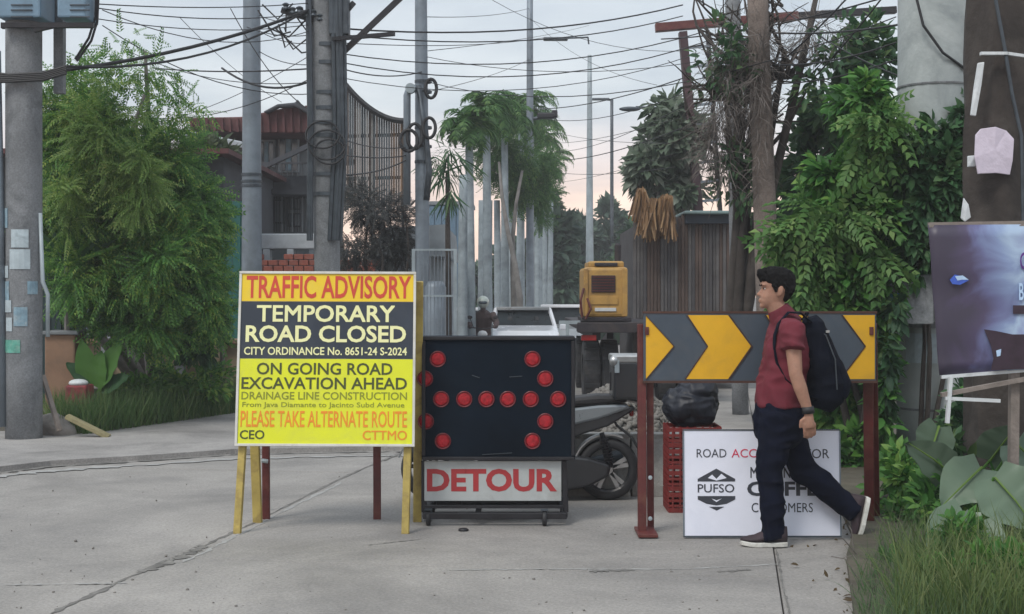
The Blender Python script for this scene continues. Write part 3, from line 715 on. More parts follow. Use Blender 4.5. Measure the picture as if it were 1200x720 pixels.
q.ell(hp(-.092, 0, .215), (.012, .024, .008), 10, 6); q.ell(hp(-.092, 0, .175), (.012, .022, .009), 10, 6); q.ell(hp(-.080, 0, .06), (.018, .022, .018), 10, 6)
for s_ in (-1, 1):
    q.ell(hp(.012, s_*.074, .43), (.020, .010, .033), 10, 6, Euler((0, .2, s_*.35)).to_matrix())
    q.ell(hp(-.078, s_*.034, .60), (.016, .026, .008), 10, 5)
q.tube([P(905, 352), P(913, 366), P(922, 380)], [(.055, .055), (.058, .058), (.075, .08)], 14)          # neck
q.tube([P(921, 378), P(921, 400), P(918, 430), P(914, 460), P(912, 485), P(912, 505)], [(.15, .07), (.165, .11), (.14, .115), (.13, .105), (.14, .11), (.1, .08)], 18)   # trunk under clothes
def arm(sh, el, wr_, hand_dir, fwd, side_):
    q.tube([sh, sh.lerp(el, .5), el, el.lerp(wr_, .35), wr_], [.05, .047, .040, .041, .027], 12)
    d = hand_dir.normalized(); f = fwd.normalized(); lat = d.cross(f).normalized()
    pc = wr_+d*.03; q.tube([wr_-d*.01, wr_+d*.03, wr_+d*.075, wr_+d*.095], [(.024, .020), (.030, .019), (.036, .017), (.034, .014)] if False else [.024, .028, .031, .026], 10)
    kn = wr_+d*.085
    for i, (off, ln) in enumerate(((-.030, .072), (-.010, .080), (.011, .076), (.030, .060))):
        b_ = kn-f*off; curl = .25+.08*i
        p1 = b_+d*ln*.45-lat*side_*ln*.12; p2 = p1+(d*.9-lat*side_*.45).normalized()*ln*.33; p3 = p2+(d*.6-lat*side_*.8).normalized()*ln*.28
        q.tube([b_-d*.02, p1, p2, p3], [.0100, .0092, .0085, .0072], 8)
    b_ = wr_+d*.025+f*.022; p1 = b_+(d*.7+f*.7).normalized()*.035; p2 = p1+(d*.95+f*.2-lat*side_*.2).normalized()*.030
    q.tube([b_-f*.012, p1, p2, p2+(d-lat*side_*.2).normalized()*.014], [.013, .011, .0095, .0075], 8)
shl, ell_, wrl = P(921, 386, -.17), P(923, 436, -.235), P(937, 479, -.245)
arm(shl, ell_, wrl, Vector((.08, 0, -1)), Vector((-1, 0, -.05)), -1)
shr, elr, wrr = P(921, 386, .17), P(922, 436, .225), P(908, 478, .22)
arm(shr, elr, wrr, Vector((-.08, 0, -1)), Vector((-1, 0, .05)), 1)
hipL, knL, anL = P(909, 484, -.085), P(899, 553, -.09), P(903, 622, -.085)
hipR, knR, anR = P(913, 484, .085), P(945, 552, .09), P(1004, 600, .09)
q.tube([hipL, knL, anL, anL+Vector((0, 0, -.03))], [.075, .05, .035, .035], 12)
q.tube([hipR, knR, anR, anR.lerp(knR, -.05)], [.075, .05, .035, .035], 12)
me = remeshed(q, .0058, 4); body = from_mesh(me, 'body', skin, man)
eyew = mat('eye_white', (.7, .68, .65), .25); eyed = mat('eye_dark', (.02, .012, .01), .15)
for s_ in (-1, 1):
    e_ = MB(); e_.ell(hp(-.067, s_*.030, .51), (.012, .012, .007), 12, 8); eo = e_.build('eye', eyew, man, smooth=1)
    e_ = MB(); e_.ell(hp(-.0765, s_*.031, .51), (.004, .007, .006), 10, 6); e_.build('iris', eyed, eo, smooth=1)
    e_ = MB(); e_.tube([hp(-.090, s_*.016, .585), hp(-.091, s_*.034, .605), hp(-.079, s_*.052, .59)], [.004, .0045, .003], 6); e_.build('eyebrow', hairm, man, smooth=1)
q = MB()
hprof = [(.18, 0, .062, .050), (.26, 0, .078, .062), (.34, 0, .092, .068), (.42, 0, .104, .073), (.5, 0, .111, .076), (.58, 0, .115, .078), (.66, 0, .118, .080), (.76, 0, .117, .081), (.86, 0, .108, .078), (.95, 0, .092, .068), (1.04, 0, .06, .045), (1.085, 0, .02, .02)]
def fm(tt, f_): return {0: .035}.get(0) if tt < .3 else (.03 if tt < .55 else (-.055 if tt < .6 else (-.085 if tt < .7 else (-.100 if tt < .9 else (-.092 if tt < 1 else -.05)))))
q.rings(head_rings(hprof, 0, fm))
q.tube([hp(-.06, -.04, .98), hp(-.095, -.02, .92), hp(-.108, 0, .82)], [.02, .022, .012], 8); q.tube([hp(-.06, .04, .98), hp(-.09, .03, .92), hp(-.1, .02, .82)], [.02, .022, .01], 8)
q.tube([hp(-.02, -.072, .62), hp(-.012, -.076, .5), hp(-.012, -.074, .42)], [.02, .012, .006], 8)
me = remeshed(q, .006, 2, .006, 60); from_mesh(me, 'hair', hairm, man)
# shirt
q = MB()
q.tube([P(919, 371), P(920, 377), P(921, 386), P(921, 402), P(920, 425), P(917, 450), P(914, 470), P(914, 476)],
       [(.075, .065), (.13, .078), (.175, .10), (.185, .125), (.17, .138), (.165, .142), (.17, .142), (.168, .140)], 24)
for s_, sh, el in ((-1, shl, ell_), (1, shr, elr)):
    q.tube([sh+Vector((0, -s_*.06, .012)), sh+Vector((0, s_*.0, -.005)), sh.lerp(el, .30), sh.lerp(el, .44)+Vector((-.004, 0, 0))], [(.06, .06), (.066, .080), (.066, .086), (.070, .090)], 16)
me = remeshed(q, .0075, 2, .017, 10); shirt = from_mesh(me, 'shirt', shirtm, man)
q = MB(); q.tube([P(911, 361), P(915, 368), P(918, 374)], [(.064, .066), (.072, .078), (.080, .085)], 20); me = remeshed(q, .006, 1); from_mesh(me, 'collar', shirtm, man)
q = MB(); q.tube([wrl+Vector((-.004, 0, .032)), wrl+Vector((0, 0, -.008))], [.036, .036], 16); q.build('wristband', black, man, smooth=2)
# trousers
q = MB()
q.tube([P(914, 468), P(914, 478), P(913, 495), P(912, 512), P(911, 522)], [(.155, .135), (.165, .145), (.17, .15), (.16, .135), (.10, .09)], 24)
q.tube([hipL, hipL.lerp(knL, .5), knL, knL.lerp(anL, .5), anL+Vector((0, 0, .0)), anL+Vector((0.0, 0, -.03))], [(.098, .110), (.088, .092), (.070, .072), (.066, .068), (.060, .066), (.062, .072)], 18)
q.tube([hipR, hipR.lerp(knR, .5), knR, knR.lerp(anR, .5), anR, anR+(anR-knR).normalized()*.02], [(.098, .112), (.088, .098), (.070, .078), (.066, .072), (.060, .062), (.062, .066)], 18)
me = remeshed(q, .0085, 2, .018, 9); from_mesh(me, 'trousers', jeans, man)
# shoes: built pointing +x, sole at z=0, then turned
def shoe(M, nm='shoe'):
    L_ = .275; st = []
    for i in range(11):
        x = i/10; w_ = .036+.012*math.sin(x*math.pi)**.7+(.008 if x > .55 else 0)*(1-x)*2; w_ *= (1-max(0, x-.85)*3.2); w_ *= (.8 if i == 0 else 1)
        h_ = .095 if x < .3 else .095-.055*min(1, (x-.3)/.45)
        if x > .8: h_ -= .02*(x-.8)/.2
        lift = .018*max(0, x-.75)**1*2
        st.append((x*L_-.07, w_, h_, lift))
    u = MB(); u.rings([[M @ Vector((x, w_*math.cos(a)*(1 if math.sin(a) < .2 else .8), .022+l_+max(0, .5+.5*math.sin(a))*(h_))) for a in np.linspace(0, 2*math.pi, 17)[:-1]] for x, w_, h_, l_ in st])
    uo = u.build(nm, shoeu, man, smooth=1)
    s_ = MB(); s_.rings([[M @ Vector((x, sy*(w_+.005), z_+l_)) for sy, z_ in ((-1, 0), (-1.03, .026), (1.03, .026), (1, 0))] for x, w_, h_, l_ in st]); s_.build('sole', shoes, uo, bevel=.004)
    return uo
Ml = Matrix.Translation(Vector((P(905, 0).x, YP-.085, .004))) @ Matrix.Rotation(R(180), 4, 'Z')
shoe(Ml)
# trailing shoe: toe near the ground, heel high, sole facing right
toe = P(1012, 636, .09); heel = P(1023, 588, .09); dx_ = (toe-heel).normalized(); zn = Vector((-abs(dx_.z), 0, -dx_.x*1)).normalized()
zn = Vector((dx_.z, 0, -dx_.x)) ; zn = zn if zn.x < 0 else -zn; yn = zn.cross(dx_)
Mr = Matrix(((dx_.x, yn.x, zn.x, 0), (dx_.y, yn.y, zn.y, 0), (dx_.z, yn.z, zn.z, 0), (0, 0, 0, 1)))
Mr = Matrix.Translation(heel+dx_*.058) @ Mr
shoe(Mr)
# backpack
bag = mat('backpack_nylon', (.004, .006, .013), .85, var=.3, scale=6, bump=.3, bscale=150, spec=.12)
bp = thing('backpack', P(965, 480), 'black backpack on the back of the walking man', 'backpack')
q = MB()
q.tube([P(949, 372), P(952, 380), P(956, 400), P(962, 425), P(966, 448), P(963, 466), P(960, 478)], [(.08, .035), (.12, .06), (.14, .09), (.15, .115), (.15, .13), (.145, .115), (.11, .07)], 20)
me = remeshed(q, .010, 3, .012, 8); from_mesh(me, 'bag', bag, bp)
q = MB(); q.tube([P(972, 415), P(978, 430), P(986, 450), P(984, 466)], [(.08, .03), (.11, .05), (.12, .055), (.1, .03)], 16); me = remeshed(q, .010, 2, .008, 9); from_mesh(me, 'front_pocket', bag, bp)
for s_ in (-1, 1):
    q = MB(); pts = [P(946, 377, s_*.09), P(934, 366.5, s_*.098), P(920, 366, s_*.10), P(908, 379, s_*.11), P(903, 392, s_*.125), P(902, 408, s_*.13), P(905, 425, s_*.14), P(914, 443, s_*.152), P(930, 458, s_*.16), P(950, 466, s_*.13)]
    q.tube(pts, [(.022, .006)]*len(pts), 8); q.build('strap', bag, bp, smooth=1)
q = MB(); q.tube([P(942, 374, -.03), P(946, 367, -.03), P(946, 367, .03), P(942, 374, .03)], .006, 6); q.build('handle', bag, bp)
q = MB(); q.box(P(964, 388, -.130), (.02, .012, .014)); q.build('tag', alu, bp)
q = MB(); q.tube([P(950, 385, -.115), P(962, 392, -.13), P(972, 420, -.147), P(974, 455, -.150)], .004, 5); q.build('zip', galv_d, bp)

# ================================================================== POLES
def pole(name, px, Y, w0, w1, ztop, m, label, px1=None, extra=None, n=20, cat='pole', grp=None):
    x = W(px, 0, Y).x; z0 = gz(Y)-.1; t = thing(name, (x, Y, gz(Y)), label, cat, grp)
    x1 = W(px1, 0, Y).x if px1 else x
    q = MB(); rings = []
    k = 8
    for i in range(k+1):
        tt = i/k; r_ = (w0*(1-tt)+w1*tt)/2; c_ = Vector((x+(x1-x)*tt, Y, z0+(ztop-z0)*tt)); rings.append([c_+Vector((r_*math.cos(a), r_*math.sin(a), 0)) for a in np.linspace(0, 2*math.pi, n+1)[:-1]])
    q.rings(rings); q.build('shaft', m, t, smooth=2 if False else 1); return t
def ringat(t, px, py, Y, r_, h, m, nm='band'):
    p = W(px, py, Y); q = MB(); q.lathe([(r_-.01, -h/2), (r_, -h/2), (r_, h/2), (r_-.01, h/2)], p, 'Z', 20); return q.build(nm, m, t)
def patchc(name, px, Y, rad, pya, pyb, fa, fb, m, parent):
    """paper wrapped on a round pole; fa..fb in -1..1 across the visible width"""
    c_ = W(px, 0, Y); q = MB(); A_ = [math.asin(max(-.97, min(.97, fa+(fb-fa)*i/4))) for i in range(5)]
    vs = []
    for zz in (W(0, pyb, Y).z, W(0, pya, Y).z):
        for rr_ in (rad+.003, rad+.006):
            for a in A_: vs.append((c_.x+rr_*math.sin(a), Y-rr_*math.cos(a), zz))
    i5 = lambda z_, r_, k: z_*10+r_*5+k
    fs = []
    for k in range(4): fs += [(i5(0,1,k), i5(0,1,k+1), i5(1,1,k+1), i5(1,1,k)), (i5(0,0,k), i5(1,0,k), i5(1,0,k+1), i5(0,0,k+1)), (i5(1,0,k), i5(1,1,k), i5(1,1,k+1), i5(1,0,k+1)), (i5(0,0,k), i5(0,0,k+1), i5(0,1,k+1), i5(0,1,k))]
    fs += [(i5(0,0,0), i5(0,1,0), i5(1,1,0), i5(1,0,0)), (i5(0,0,4), i5(1,0,4), i5(1,1,4), i5(0,1,4))]
    q.add(vs, fs); return q.build(name, m, parent)
papw = mat('paper_pale', (.42, .50, .54), .8, var=.15, scale=9, dirt=(.2, .25, .28), dscale=9)
papb = mat('paper_blue', (.20, .31, .38), .8, var=.25, scale=14, dirt=(.4, .45, .46), dscale=12)
papg = mat('paper_green', (.10, .34, .27), .8, var=.25, scale=14, dirt=(.4, .5, .45), dscale=12)
YA = 14.1
tA = pole('utility_pole', 28, YA, .37, .36, 6.5, polec, 'thick grey concrete utility pole at the left with papers pasted on it', n=28, cat='utility pole')
for args in ((245, 268, -.98, -.6, papb), (270, 291, -.35, .55, papw), (293, 316, -.45, .62, papw), (312, 326, -.97, -.55, papw), (330, 352, -.95, -.5, papb), (352, 366, -.9, -.35, papw), (360, 382, -.2, .5, papb), (398, 413, -.85, .15, papg), (372, 388, -.7, -.3, papw), (330, 345, .5, .9, papb)):
    patchc('paper', 28, YA, .185, *args, tA)
# drooping conduit and cables round it
q = MB()
for k in range(5): q.tube([W(-20, 84+3*k, YA-.2), W(10, 88+2*k, YA-.24), W(50, 86+2*k, YA-.22), W(78, 78+2*k, YA-.2)], .016, 6)
tag(q.build('cable_bundle', black), 'bundle of black cables strapped round the left concrete pole', 'cable')
q = MB(); q.tube([W(-6, 60, YA-.1), W(-2, 250, YA-.1), W(2, 500, YA-.1)], .06, 12); o = q.build('conduit_pipe', galv, None, smooth=1); rebase(o, (W(0, 500, YA).x, YA-.1, 0)); tag(o, 'bluish steel conduit pipe along the left edge beside the concrete pole', 'pipe')
q = MB(); q.tube([W(47, 250, YA-.05), W(50, 330, YA-.08), W(56, 345, YA-.08), W(56, 395, YA-.08)], .022, 8); o = q.build('downpipe', galv_l, None, smooth=1); rebase(o, W(50, 395, YA)); tag(o, 'thin white downpipe on the right side of the thick left pole', 'pipe')
# cabinets high on the pole
boxm = mat('cabinet_blue_grey', (.17, .27, .36), .4, .1, var=.2, scale=3, dirt=(.10, .14, .18), dscale=3)
t = thing('transformer_rack', W(55, 30, YA), 'blue grey transformer cabinets on a dark bracket at top left', 'transformer')
for xa, xb in ((8, 58), (77, 110)):
    a, b = W(xa, 27, YA), W(xb, -80, YA); q = MB(); q.box(((a.x+b.x)/2, YA-.05, (a.z+b.z)/2), (b.x-a.x, .45, b.z-a.z)); cb = q.build('cabinet', boxm, t, bevel=.02)
    for py in (6, 12, 20):
        q = MB(); q.bar(W(xa+5, py, YA-.28), W(min(xb-5, xa+30), py, YA-.28), .02, .012); q.build('louvre', galv_d, cb)
q = MB(); q.bar(W(2, 30, YA-.25), W(110, 30, YA-.25), .06, .05); q.build('bracket', darkm, t); q = MB(); q.bar(W(2, 31, YA+.15), W(110, 29, YA+.15), .06, .05); q.build('bracket', darkm, t)
q = MB(); q.bar(W(40, 36, YA-.25), W(66, 30, YA-.25), .05, .04); q.build('bracket', darkm, t)
q = MB(); q.tube([W(113, -20, YA), W(112, 20, YA), W(104, 45, YA), W(88, 70, YA)], .013, 6); q.tube([W(116, -20, YA), W(114, 25, YA), W(107, 48, YA), W(90, 72, YA)], .013, 6); q.build('cable', black, t)
q = MB(); q.bar(W(70, -60, YA+.3), W(70, 110, YA+.3), .1, .1); o = q.build('post', polec); tag(o, 'narrow grey post between the two transformer cabinets', 'post'); rebase(o, W(70, 110, YA+.3))

tB = pole('steel_pole', 295, 20, .32, .23, 7.5, galv, 'grey galvanised steel pole behind the advisory sign, left of the concrete pole', n=24)
for py in (205, 213, 218): ringat(tB, 295, py, 20, .155, .035, galv_d)
tC = pole('utility_pole', 386, 18, .33, .36, 6.3, polec, 'concrete utility pole wrapped in cables above the advisory sign', px1=378, n=20, cat='utility pole')
for py in (54, 75, 110, 128, 145, 160, 205, 228): ringat(tC, 383, py, 18, .19, .05, galv_d)
q = MB()
for s_, a_, r__ in ((-.2, 0, .03), (-.17, 1, .025), (.19, 2, .035), (.235, 3, .03), (.28, 4, .02), (.13, 5, .03)):
    x = W(380, 0, 18).x+s_; q.tube([(x, 17.85-.03*a_ % .1, 5.6), (x+.02, 17.83, 4.4), (x+.03, 17.84, 3.6), (x+(.02 if s_ < 0 else -.04), 17.84, 2.2)], r__, 8)
q.build('cable_run', galv_d, tC)
q = MB(); q.box(W(398, 20, 17.9), (.26, .22, .5)); q.build('junction_box', galv_d, tC, bevel=.02)
for (px, py, r_) in ((383, 170, .24), (386, 178, .20), (378, 158, .22)):
    q = MB(); c_ = W(px, py, 17.75); q.tube([c_+Vector((r_*math.cos(a), .01*math.sin(3*a), r_*math.sin(a)*.8)) for a in np.linspace(0, 2*math.pi, 25)], .014, 6, cap=False); q.build('cable_coil', black, tC, smooth=1)
q = MB(); q.bar(W(330, 12, 17.9), W(372, 25, 17.9), .07); q.bar(W(392, 30, 17.9), W(415, 3, 17.9), .06); q.build('cross_arm', darkm, tC)
q = MB(); q.bar(W(390, 46, 17.8), W(462, 40, 17.4), .05); q.build('spar', darkm, tC)
for k in range(6):
    q = MB(); q.lathe([(.02, -.05), (.05, -.03), (.03, 0), (.05, .03), (.02, .05)], W(335+8*k, 8+2*k+(k % 2)*3, 17.85), 'Z', 10); q.build('insulator', galv_d, tC)
q = MB(); q.bar(W(393, 70, 17.9), W(470, -3, 17.9), .07, .07); o = q.build('strut', darkm); tag(o, 'dark diagonal steel strut rising right from the cable wrapped pole', 'strut'); rebase(o, W(393, 70, 17.9))
tD = pole('steel_pole', 496, 22, .25, .19, 7.0, galv, 'grey steel pole with coiled meter conduit, right above the advisory sign edge', n=22, px1=493)
q = MB(); q.lathe([(.19, 0), (.19, 1.75), (.13, 1.85), (.12, 1.85)], (W(509, 0, 22).x, 22, gz(22)), 'Z', 22); q.build('pole_sleeve', galv, tD, smooth=2)
q = MB(); q.tube([W(477, 240, 21.8), W(477, 112, 21.8), W(480, 102, 21.8), W(488, 104, 21.8)], .06, 10); q.build('conduit', galv, tD, smooth=1)
for (px, py, ra, rb) in ((505, 104, .09, .15), (479, 165, .14, .17), (486, 160, .12, .2), (503, 150, .1, .16)):
    q = MB(); c_ = W(px, py, 21.75); q.tube([c_+Vector((ra*math.cos(a), .01*math.sin(3*a), rb*math.sin(a))) for a in np.linspace(0, 2*math.pi, 21)], .03, 6, cap=False); q.build('cable_coil', black, tD, smooth=1)
q = MB(); q.lathe([(.001, -.06), (.08, -.06), (.08, .06), (.001, .06)], W(481, 104, 21.72), 'Y', 16); q.build('meter', galv_l, tD)
q = MB(); q.tube([W(490, 100, 21.8), W(498, 150, 21.8), W(503, 200, 21.8), W(500, 235, 21.8)], .05, 8); q.build('conduit', galv_d, tD, smooth=1)
for py in (96, 108, 150, 172, 190): ringat(tD, 496, py, 22, .14, .04, galv_d)
tE = pole('street_lamp', 621, 38, .24, .17, 10, galv, 'tall thin street lamp pole rising behind the palm trees', cat='street lamp')
q = MB(); q.tube([W(621, 140, 38), W(640, 137, 38)], .05, 8); q.build('arm', galv_d, tE); q = MB(); q.box(W(640, 136, 38), (.5, .25, .16)); q.build('lamp_head', darkm, tE, bevel=.04); q = MB(); q.box(W(650, 134, 38), (.16, .22, .22)); q.build('sensor', darkm, tE, bevel=.04)
tF = pole('street_lamp', 691, 52, .36, .16, 10.6, galv_l, 'pale tapering street lamp pole above the yellow machine', cat='street lamp')
q = MB(); q.tube([W(690, 52, 52), W(689, 44, 52), W(640, 46, 50)], .035, 6); q.build('arm', galv_d, tF); q = MB(); q.box(W(651, 46, 50), (.9, .25, .12)); q.build('lamp_head', galv_d, tF, bevel=.04)
tG = pole('street_lamp', 717, 70, .22, .16, 11.5, galv_d, 'farthest dark lamp pole against the pink sky', cat='street lamp')
q = MB(); q.tube([W(717, 118, 70), W(700, 116, 70)], .04, 6); q.build('arm', galv_d, tG); q = MB(); q.box(W(704, 116.5, 70), (.9, .25, .12)); q.build('lamp_head', galv_d, tG, bevel=.04)
t = thing('street_lamp', W(775, 445, 30), 'street lamp head reaching out left of the leafy tree', 'street lamp')
q = MB(); q.tube([W(818, 445, 30)*1, W(815, 140, 30), W(808, 129, 30), W(745, 126, 30)], [.08, .06, .045, .03], 8); q.build('pole', galv_d, t, smooth=1)
q = MB(); q.ell(W(738, 128, 30), (.24, .1, .055), 14, 8); q.build('lamp_head', galv_d, t, smooth=1)
# big right pole
YG = 12.0
tH = pole('utility_pole', 1096, YG, .66, .63, 5.5, mat('pole_concrete_pale', (.38, .42, .42), .8, var=.15, scale=1.5, bump=.4, bscale=25, dirt=(.16, .19, .20), dscale=1.6, damt=.6), 'very thick pale round pole at the right, half covered by creepers', n=40, cat='utility pole')
ringat(tH, 1096, 380, YG, .345, .05, polec, 'flange'); ringat(tH, 1096, 478, YG, .336, .02, polec, 'seam'); ringat(tH, 1096, 103, YG, .332, .015, polec, 'seam')
q = MB(); q.tube([W(1072, -10, YG-.34), W(1082, 30, YG-.36), W(1105, 62, YG-.36), W(1130, 80, YG-.30), W(1145, 84, YG-.1)], .012, 6); q.build('cable', black, tH)
patchc('pale_patch', 1096, YG, .33, 390, 424, -.9, -.25, papw, tH)  # paler patch on the left of the shaft, below the flange
# brownish concrete pole behind the chevron board
tI = pole('utility_pole', 905, 16, .29, .24, 5.5, polec2, 'brown weathered pole behind the walking man, wrapped in dry vines', px1=886, n=18, cat='utility pole')
tJ = pole('utility_pole', 868, 18, .22, .2, 5.8, polec, 'narrow grey pole left of the brown weathered pole', px1=858, n=14, cat='utility pole')

# ================================================================== STEEL GANTRY (maroon beam + leaning ladder leg)
YT = 28.0
t = thing('steel_gantry', W(826, 250, YT), 'maroon steel beam on a leaning ladder frame against the sky', 'gantry')
q = MB(); q.bar(W(768, 33, YT), W(935, 19, YT), .20, .17); q.build('beam', maroon, t, bevel=.01); q = MB(); q.bar(W(935.5, 19, YT), W(1050, 12, YT), .16, .14); q.build('beam', darkm, t, bevel=.01)
q = MB(); q.bar(W(800, 38, YT), W(836, 445, YT), .24, .16); q.build('leg', mat('gantry_dark_maroon', (.045, .018, .024), .6, var=.3, scale=3), t); 
q = MB(); q.bar(W(829, 36, YT), W(858, 445, YT), .09, .08); q.build('leg', darkm, t)
for i in range(9):
    tt = .02+i*.055; y_ = 36+(445-36)*tt
    q = MB(); q.bar(W(804+35*tt, y_+12, YT-.02), W(831+28*tt, y_+10, YT-.02), .055, .05); q.build('rung', galv, t)
q = MB(); q.bar(W(955, 18, YT), W(925, 120, YT), .06, .06); q.bar(W(1000, 14, YT), W(985, 60, YT), .04, .04); q.build('brace', darkm, t)
# ================================================================== RIGHT EDGE: dark trunk, banner
bark = mat('dark_bark', (.045, .038, .034), .95, var=.4, scale=4, bump=1.0, bscale=18, dirt=(.09, .08, .07), dscale=4)
YK = 9.5
t = thing('tree', W(1172, 600, YK), 'dark brown tree trunk at the right edge with pale scraps nailed on', 'tree')
q = MB(); cx_ = W(1172, 0, YK).x
q.rings([[Vector((cx_+(.23+.03*math.sin(5*a+i*.4)+.015*math.sin(9*a-i))*(1.1-.015*i)*math.cos(a)+.02*math.sin(i*.5), YK+.23*math.sin(a)*(1+.1*math.sin(4*a+i*.3)), i*.27-.1)) for a in np.linspace(0, 2*math.pi, 33)[:-1]] for i in range(17)]); q.build('trunk', bark, t, smooth=1)
q = MB(); q.tube([W(1163, -20, YK-.3), W(1178, 60, YK-.3), W(1186, 110, YK-.3), W(1197, 160, YK-.29), W(1199, 262, YK-.29)], .012, 6); o = q.build('cable', galv_d); tag(o, 'grey cable running down the dark trunk at the right edge', 'cable')
whs = mat('white_scrap', (.62, .56, .66), .7, var=.1, scale=6, dirt=(.4, .36, .42), dscale=5, bump=.3)
whp = mat('white_plastic', (.62, .66, .68), .5, var=.1, scale=9, dirt=(.35, .37, .38), dscale=9)
def sheet(name, pts, Y, m, label, cat, th=.02, wob=.012):
    mb = MB(); vs = [W(x, y, Y) for x, y in pts]; n = len(vs)
    f = [v+Vector((0, random.uniform(-wob, wob), 0)) for v in vs]
    c_ = sum(f, Vector())/n; f2 = f+[c_+Vector((0, -.006, 0))]; bk = [v+Vector((0, th, 0)) for v in f2]
    mb.add(f2+bk, [(i, (i+1) % n, n) for i in range(n)]+[(n+1+(i+1) % n, n+1+i, 2*n+1) for i in range(n)]+[((i+1) % n, i, n+1+i, n+1+(i+1) % n) for i in range(n)])
    o = mb.build(name, m, None, bevel=.004); rebase(o, vs[0]); return tag(o, label, cat)
sheet('paper_notice', [(1144, 158), (1150, 151), (1166, 149), (1180, 153), (1189, 163), (1187, 188), (1184, 205), (1168, 203), (1146, 204), (1142, 185)], YK-.30, whs, 'lilac white paper notice nailed to the dark trunk', 'notice')
sheet('white_strip', [(1146, 74), (1153, 73), (1150, 100), (1144, 136), (1138, 135), (1142, 104)], YK-.30, whp, 'narrow white vertical strip on the left edge of the dark trunk', 'strip')
sheet('white_rag', [(1130, 232), (1135, 240), (1138, 255), (1131, 260), (1127, 256), (1128, 244)], YK-.25, whp, 'small white rag hanging just above the banner corner', 'rag')
sheet('white_tag', [(1134, 183), (1144, 182), (1144, 195), (1134, 196)], YK-.28, whp, 'tiny white tag left of the lilac paper notice', 'tag')
q = MB(); q.bar(W(1149, 63, YK-.3), W(1180, 63, YK-.3), .035, .02); q.bar(W(1181, 63, YK-.3), W(1215, 68, YK-.3), .022, .02); o = q.build('white_strap', whp); rebase(o, W(1150, 63, YK-.3)); tag(o, 'white horizontal strap round the dark trunk near the top right', 'strap')
# banner
YB = 8.0
bm_ = bpy.data.materials.new('printed_banner'); bm_.use_nodes = True; tt_ = bm_.node_tree; pp = tt_.nodes['Principled BSDF']; l = tt_.links.new
tc_ = N(tt_, 'ShaderNodeTexCoord'); sp = N(tt_, 'ShaderNodeSeparateXYZ'); l(tc_.outputs['Object'], sp.inputs[0])
nn = N(tt_, 'ShaderNodeTexNoise', i_Scale=3.2, i_Detail=4.0, i_Distortion=1.2); l(tc_.outputs['Object'], nn.inputs['Vector'])
m1 = N(tt_, 'ShaderNodeMath', operation='MULTIPLY_ADD'); m1.inputs[1].default_value = .62; l(nn.outputs[0], m1.inputs[0])
mr = N(tt_, 'ShaderNodeMapRange'); mr.inputs[1].default_value = 0; mr.inputs[2].default_value = .62; mr.inputs[3].default_value = -.30; mr.inputs[4].default_value = .40; l(sp.outputs[0], mr.inputs[0]); l(mr.outputs[0], m1.inputs[2])
rp = ramp(tt_, [(.08, (.05, .042, .07)), (.22, (.075, .06, .12)), (.32, (.13, .14, .28)), (.46, (.22, .29, .48)), (.58, (.38, .50, .66)), (.70, (.28, .34, .54)), (.85, (.17, .16, .32))]); l(m1.outputs[0], rp.inputs[0]); l(rp.outputs[0], pp.inputs['Base Color']); pp.inputs['Roughness'].default_value = .45
blu = mat('print_blue', (.05, .12, .55), .4, var=.3, scale=20); sky_ = mat('print_sky_blue', (.45, .62, .85), .4, var=.15, scale=20); prp = mat('print_purple', (.10, .03, .22), .4, var=.3, scale=12); drk = mat('print_dark_brown', (.035, .02, .035), .4, var=.3, scale=12)
bn = thing('banner', W(1100, 440, YB), 'printed blue and purple tarpaulin banner on a frame at the right edge', 'banner')
a = W(1090, 264, YB); c4 = [W(1088, 264, YB), W(1330, 262, YB), W(1330, 425, YB), W(1101, 440, YB)]
q = MB(); nx_, nz_ = 20, 12; vs = []
for s__ in (0, .004):
    for j in range(nz_+1):
        for i in range(nx_+1):
            u_, v_ = i/nx_, j/nz_; p = c4[3].lerp(c4[2], u_).lerp(c4[0].lerp(c4[1], u_), v_); p = p+Vector((0, s__+.008*math.sin(u_*9+v_*3)+.006*math.sin(v_*14+u_*4), 0)); vs.append(p)
nv = (nx_+1)*(nz_+1); I = lambda s__, j, i: s__*nv+j*(nx_+1)+i; fs = []
for j in range(nz_):
    for i in range(nx_): fs += [(I(0,j,i), I(0,j,i+1), I(0,j+1,i+1), I(0,j+1,i)), (I(1,j,i), I(1,j+1,i), I(1,j+1,i+1), I(1,j,i+1))]
for i in range(nx_): fs += [(I(0,0,i), I(1,0,i), I(1,0,i+1), I(0,0,i+1)), (I(0,nz_,i), I(0,nz_,i+1), I(1,nz_,i+1), I(1,nz_,i))]
for j in range(nz_): fs += [(I(0,j,0), I(0,j+1,0), I(1,j+1,0), I(1,j,0)), (I(0,j,nx_), I(1,j,nx_), I(1,j+1,nx_), I(0,j+1,nx_))]
q.add(vs, fs); q.build('tarpaulin', bm_, bn, smooth=1)
def pr(poly, m, nm='print', d=-.016):
    q = MB(); q.prism([(W(x, 0, YB).x, W(0, y, YB).z) for x, y in poly], (YB+d, YB+d+.001)); return q.build(nm, m, bn)
pr([(1112, 328), (1118, 322), (1130, 325), (1134, 329), (1124, 334), (1115, 333)], blu); pr([(1118, 324), (1127, 323), (1134, 328), (1126, 328), (1121, 329)], sky_, d=-.018)
pr([(1152, 386), (1166, 388), (1185, 392), (1205, 392), (1205, 432), (1160, 434), (1163, 420), (1160, 405)], drk, d=-.0175); pr([(1166, 411), (1172, 409), (1171, 417), (1167, 418)], sky_, d=-.019)
pr([(1186, 358), (1205, 358), (1205, 368), (1186, 368)], drk)
lettering('GRIN', W(1194, 0, YB).x, W(1222, 0, YB).x, W(0, 316, YB).z, W(0, 296, YB).z, Matrix.Translation((0, YB-.017, 0)), prp, bn, .02)
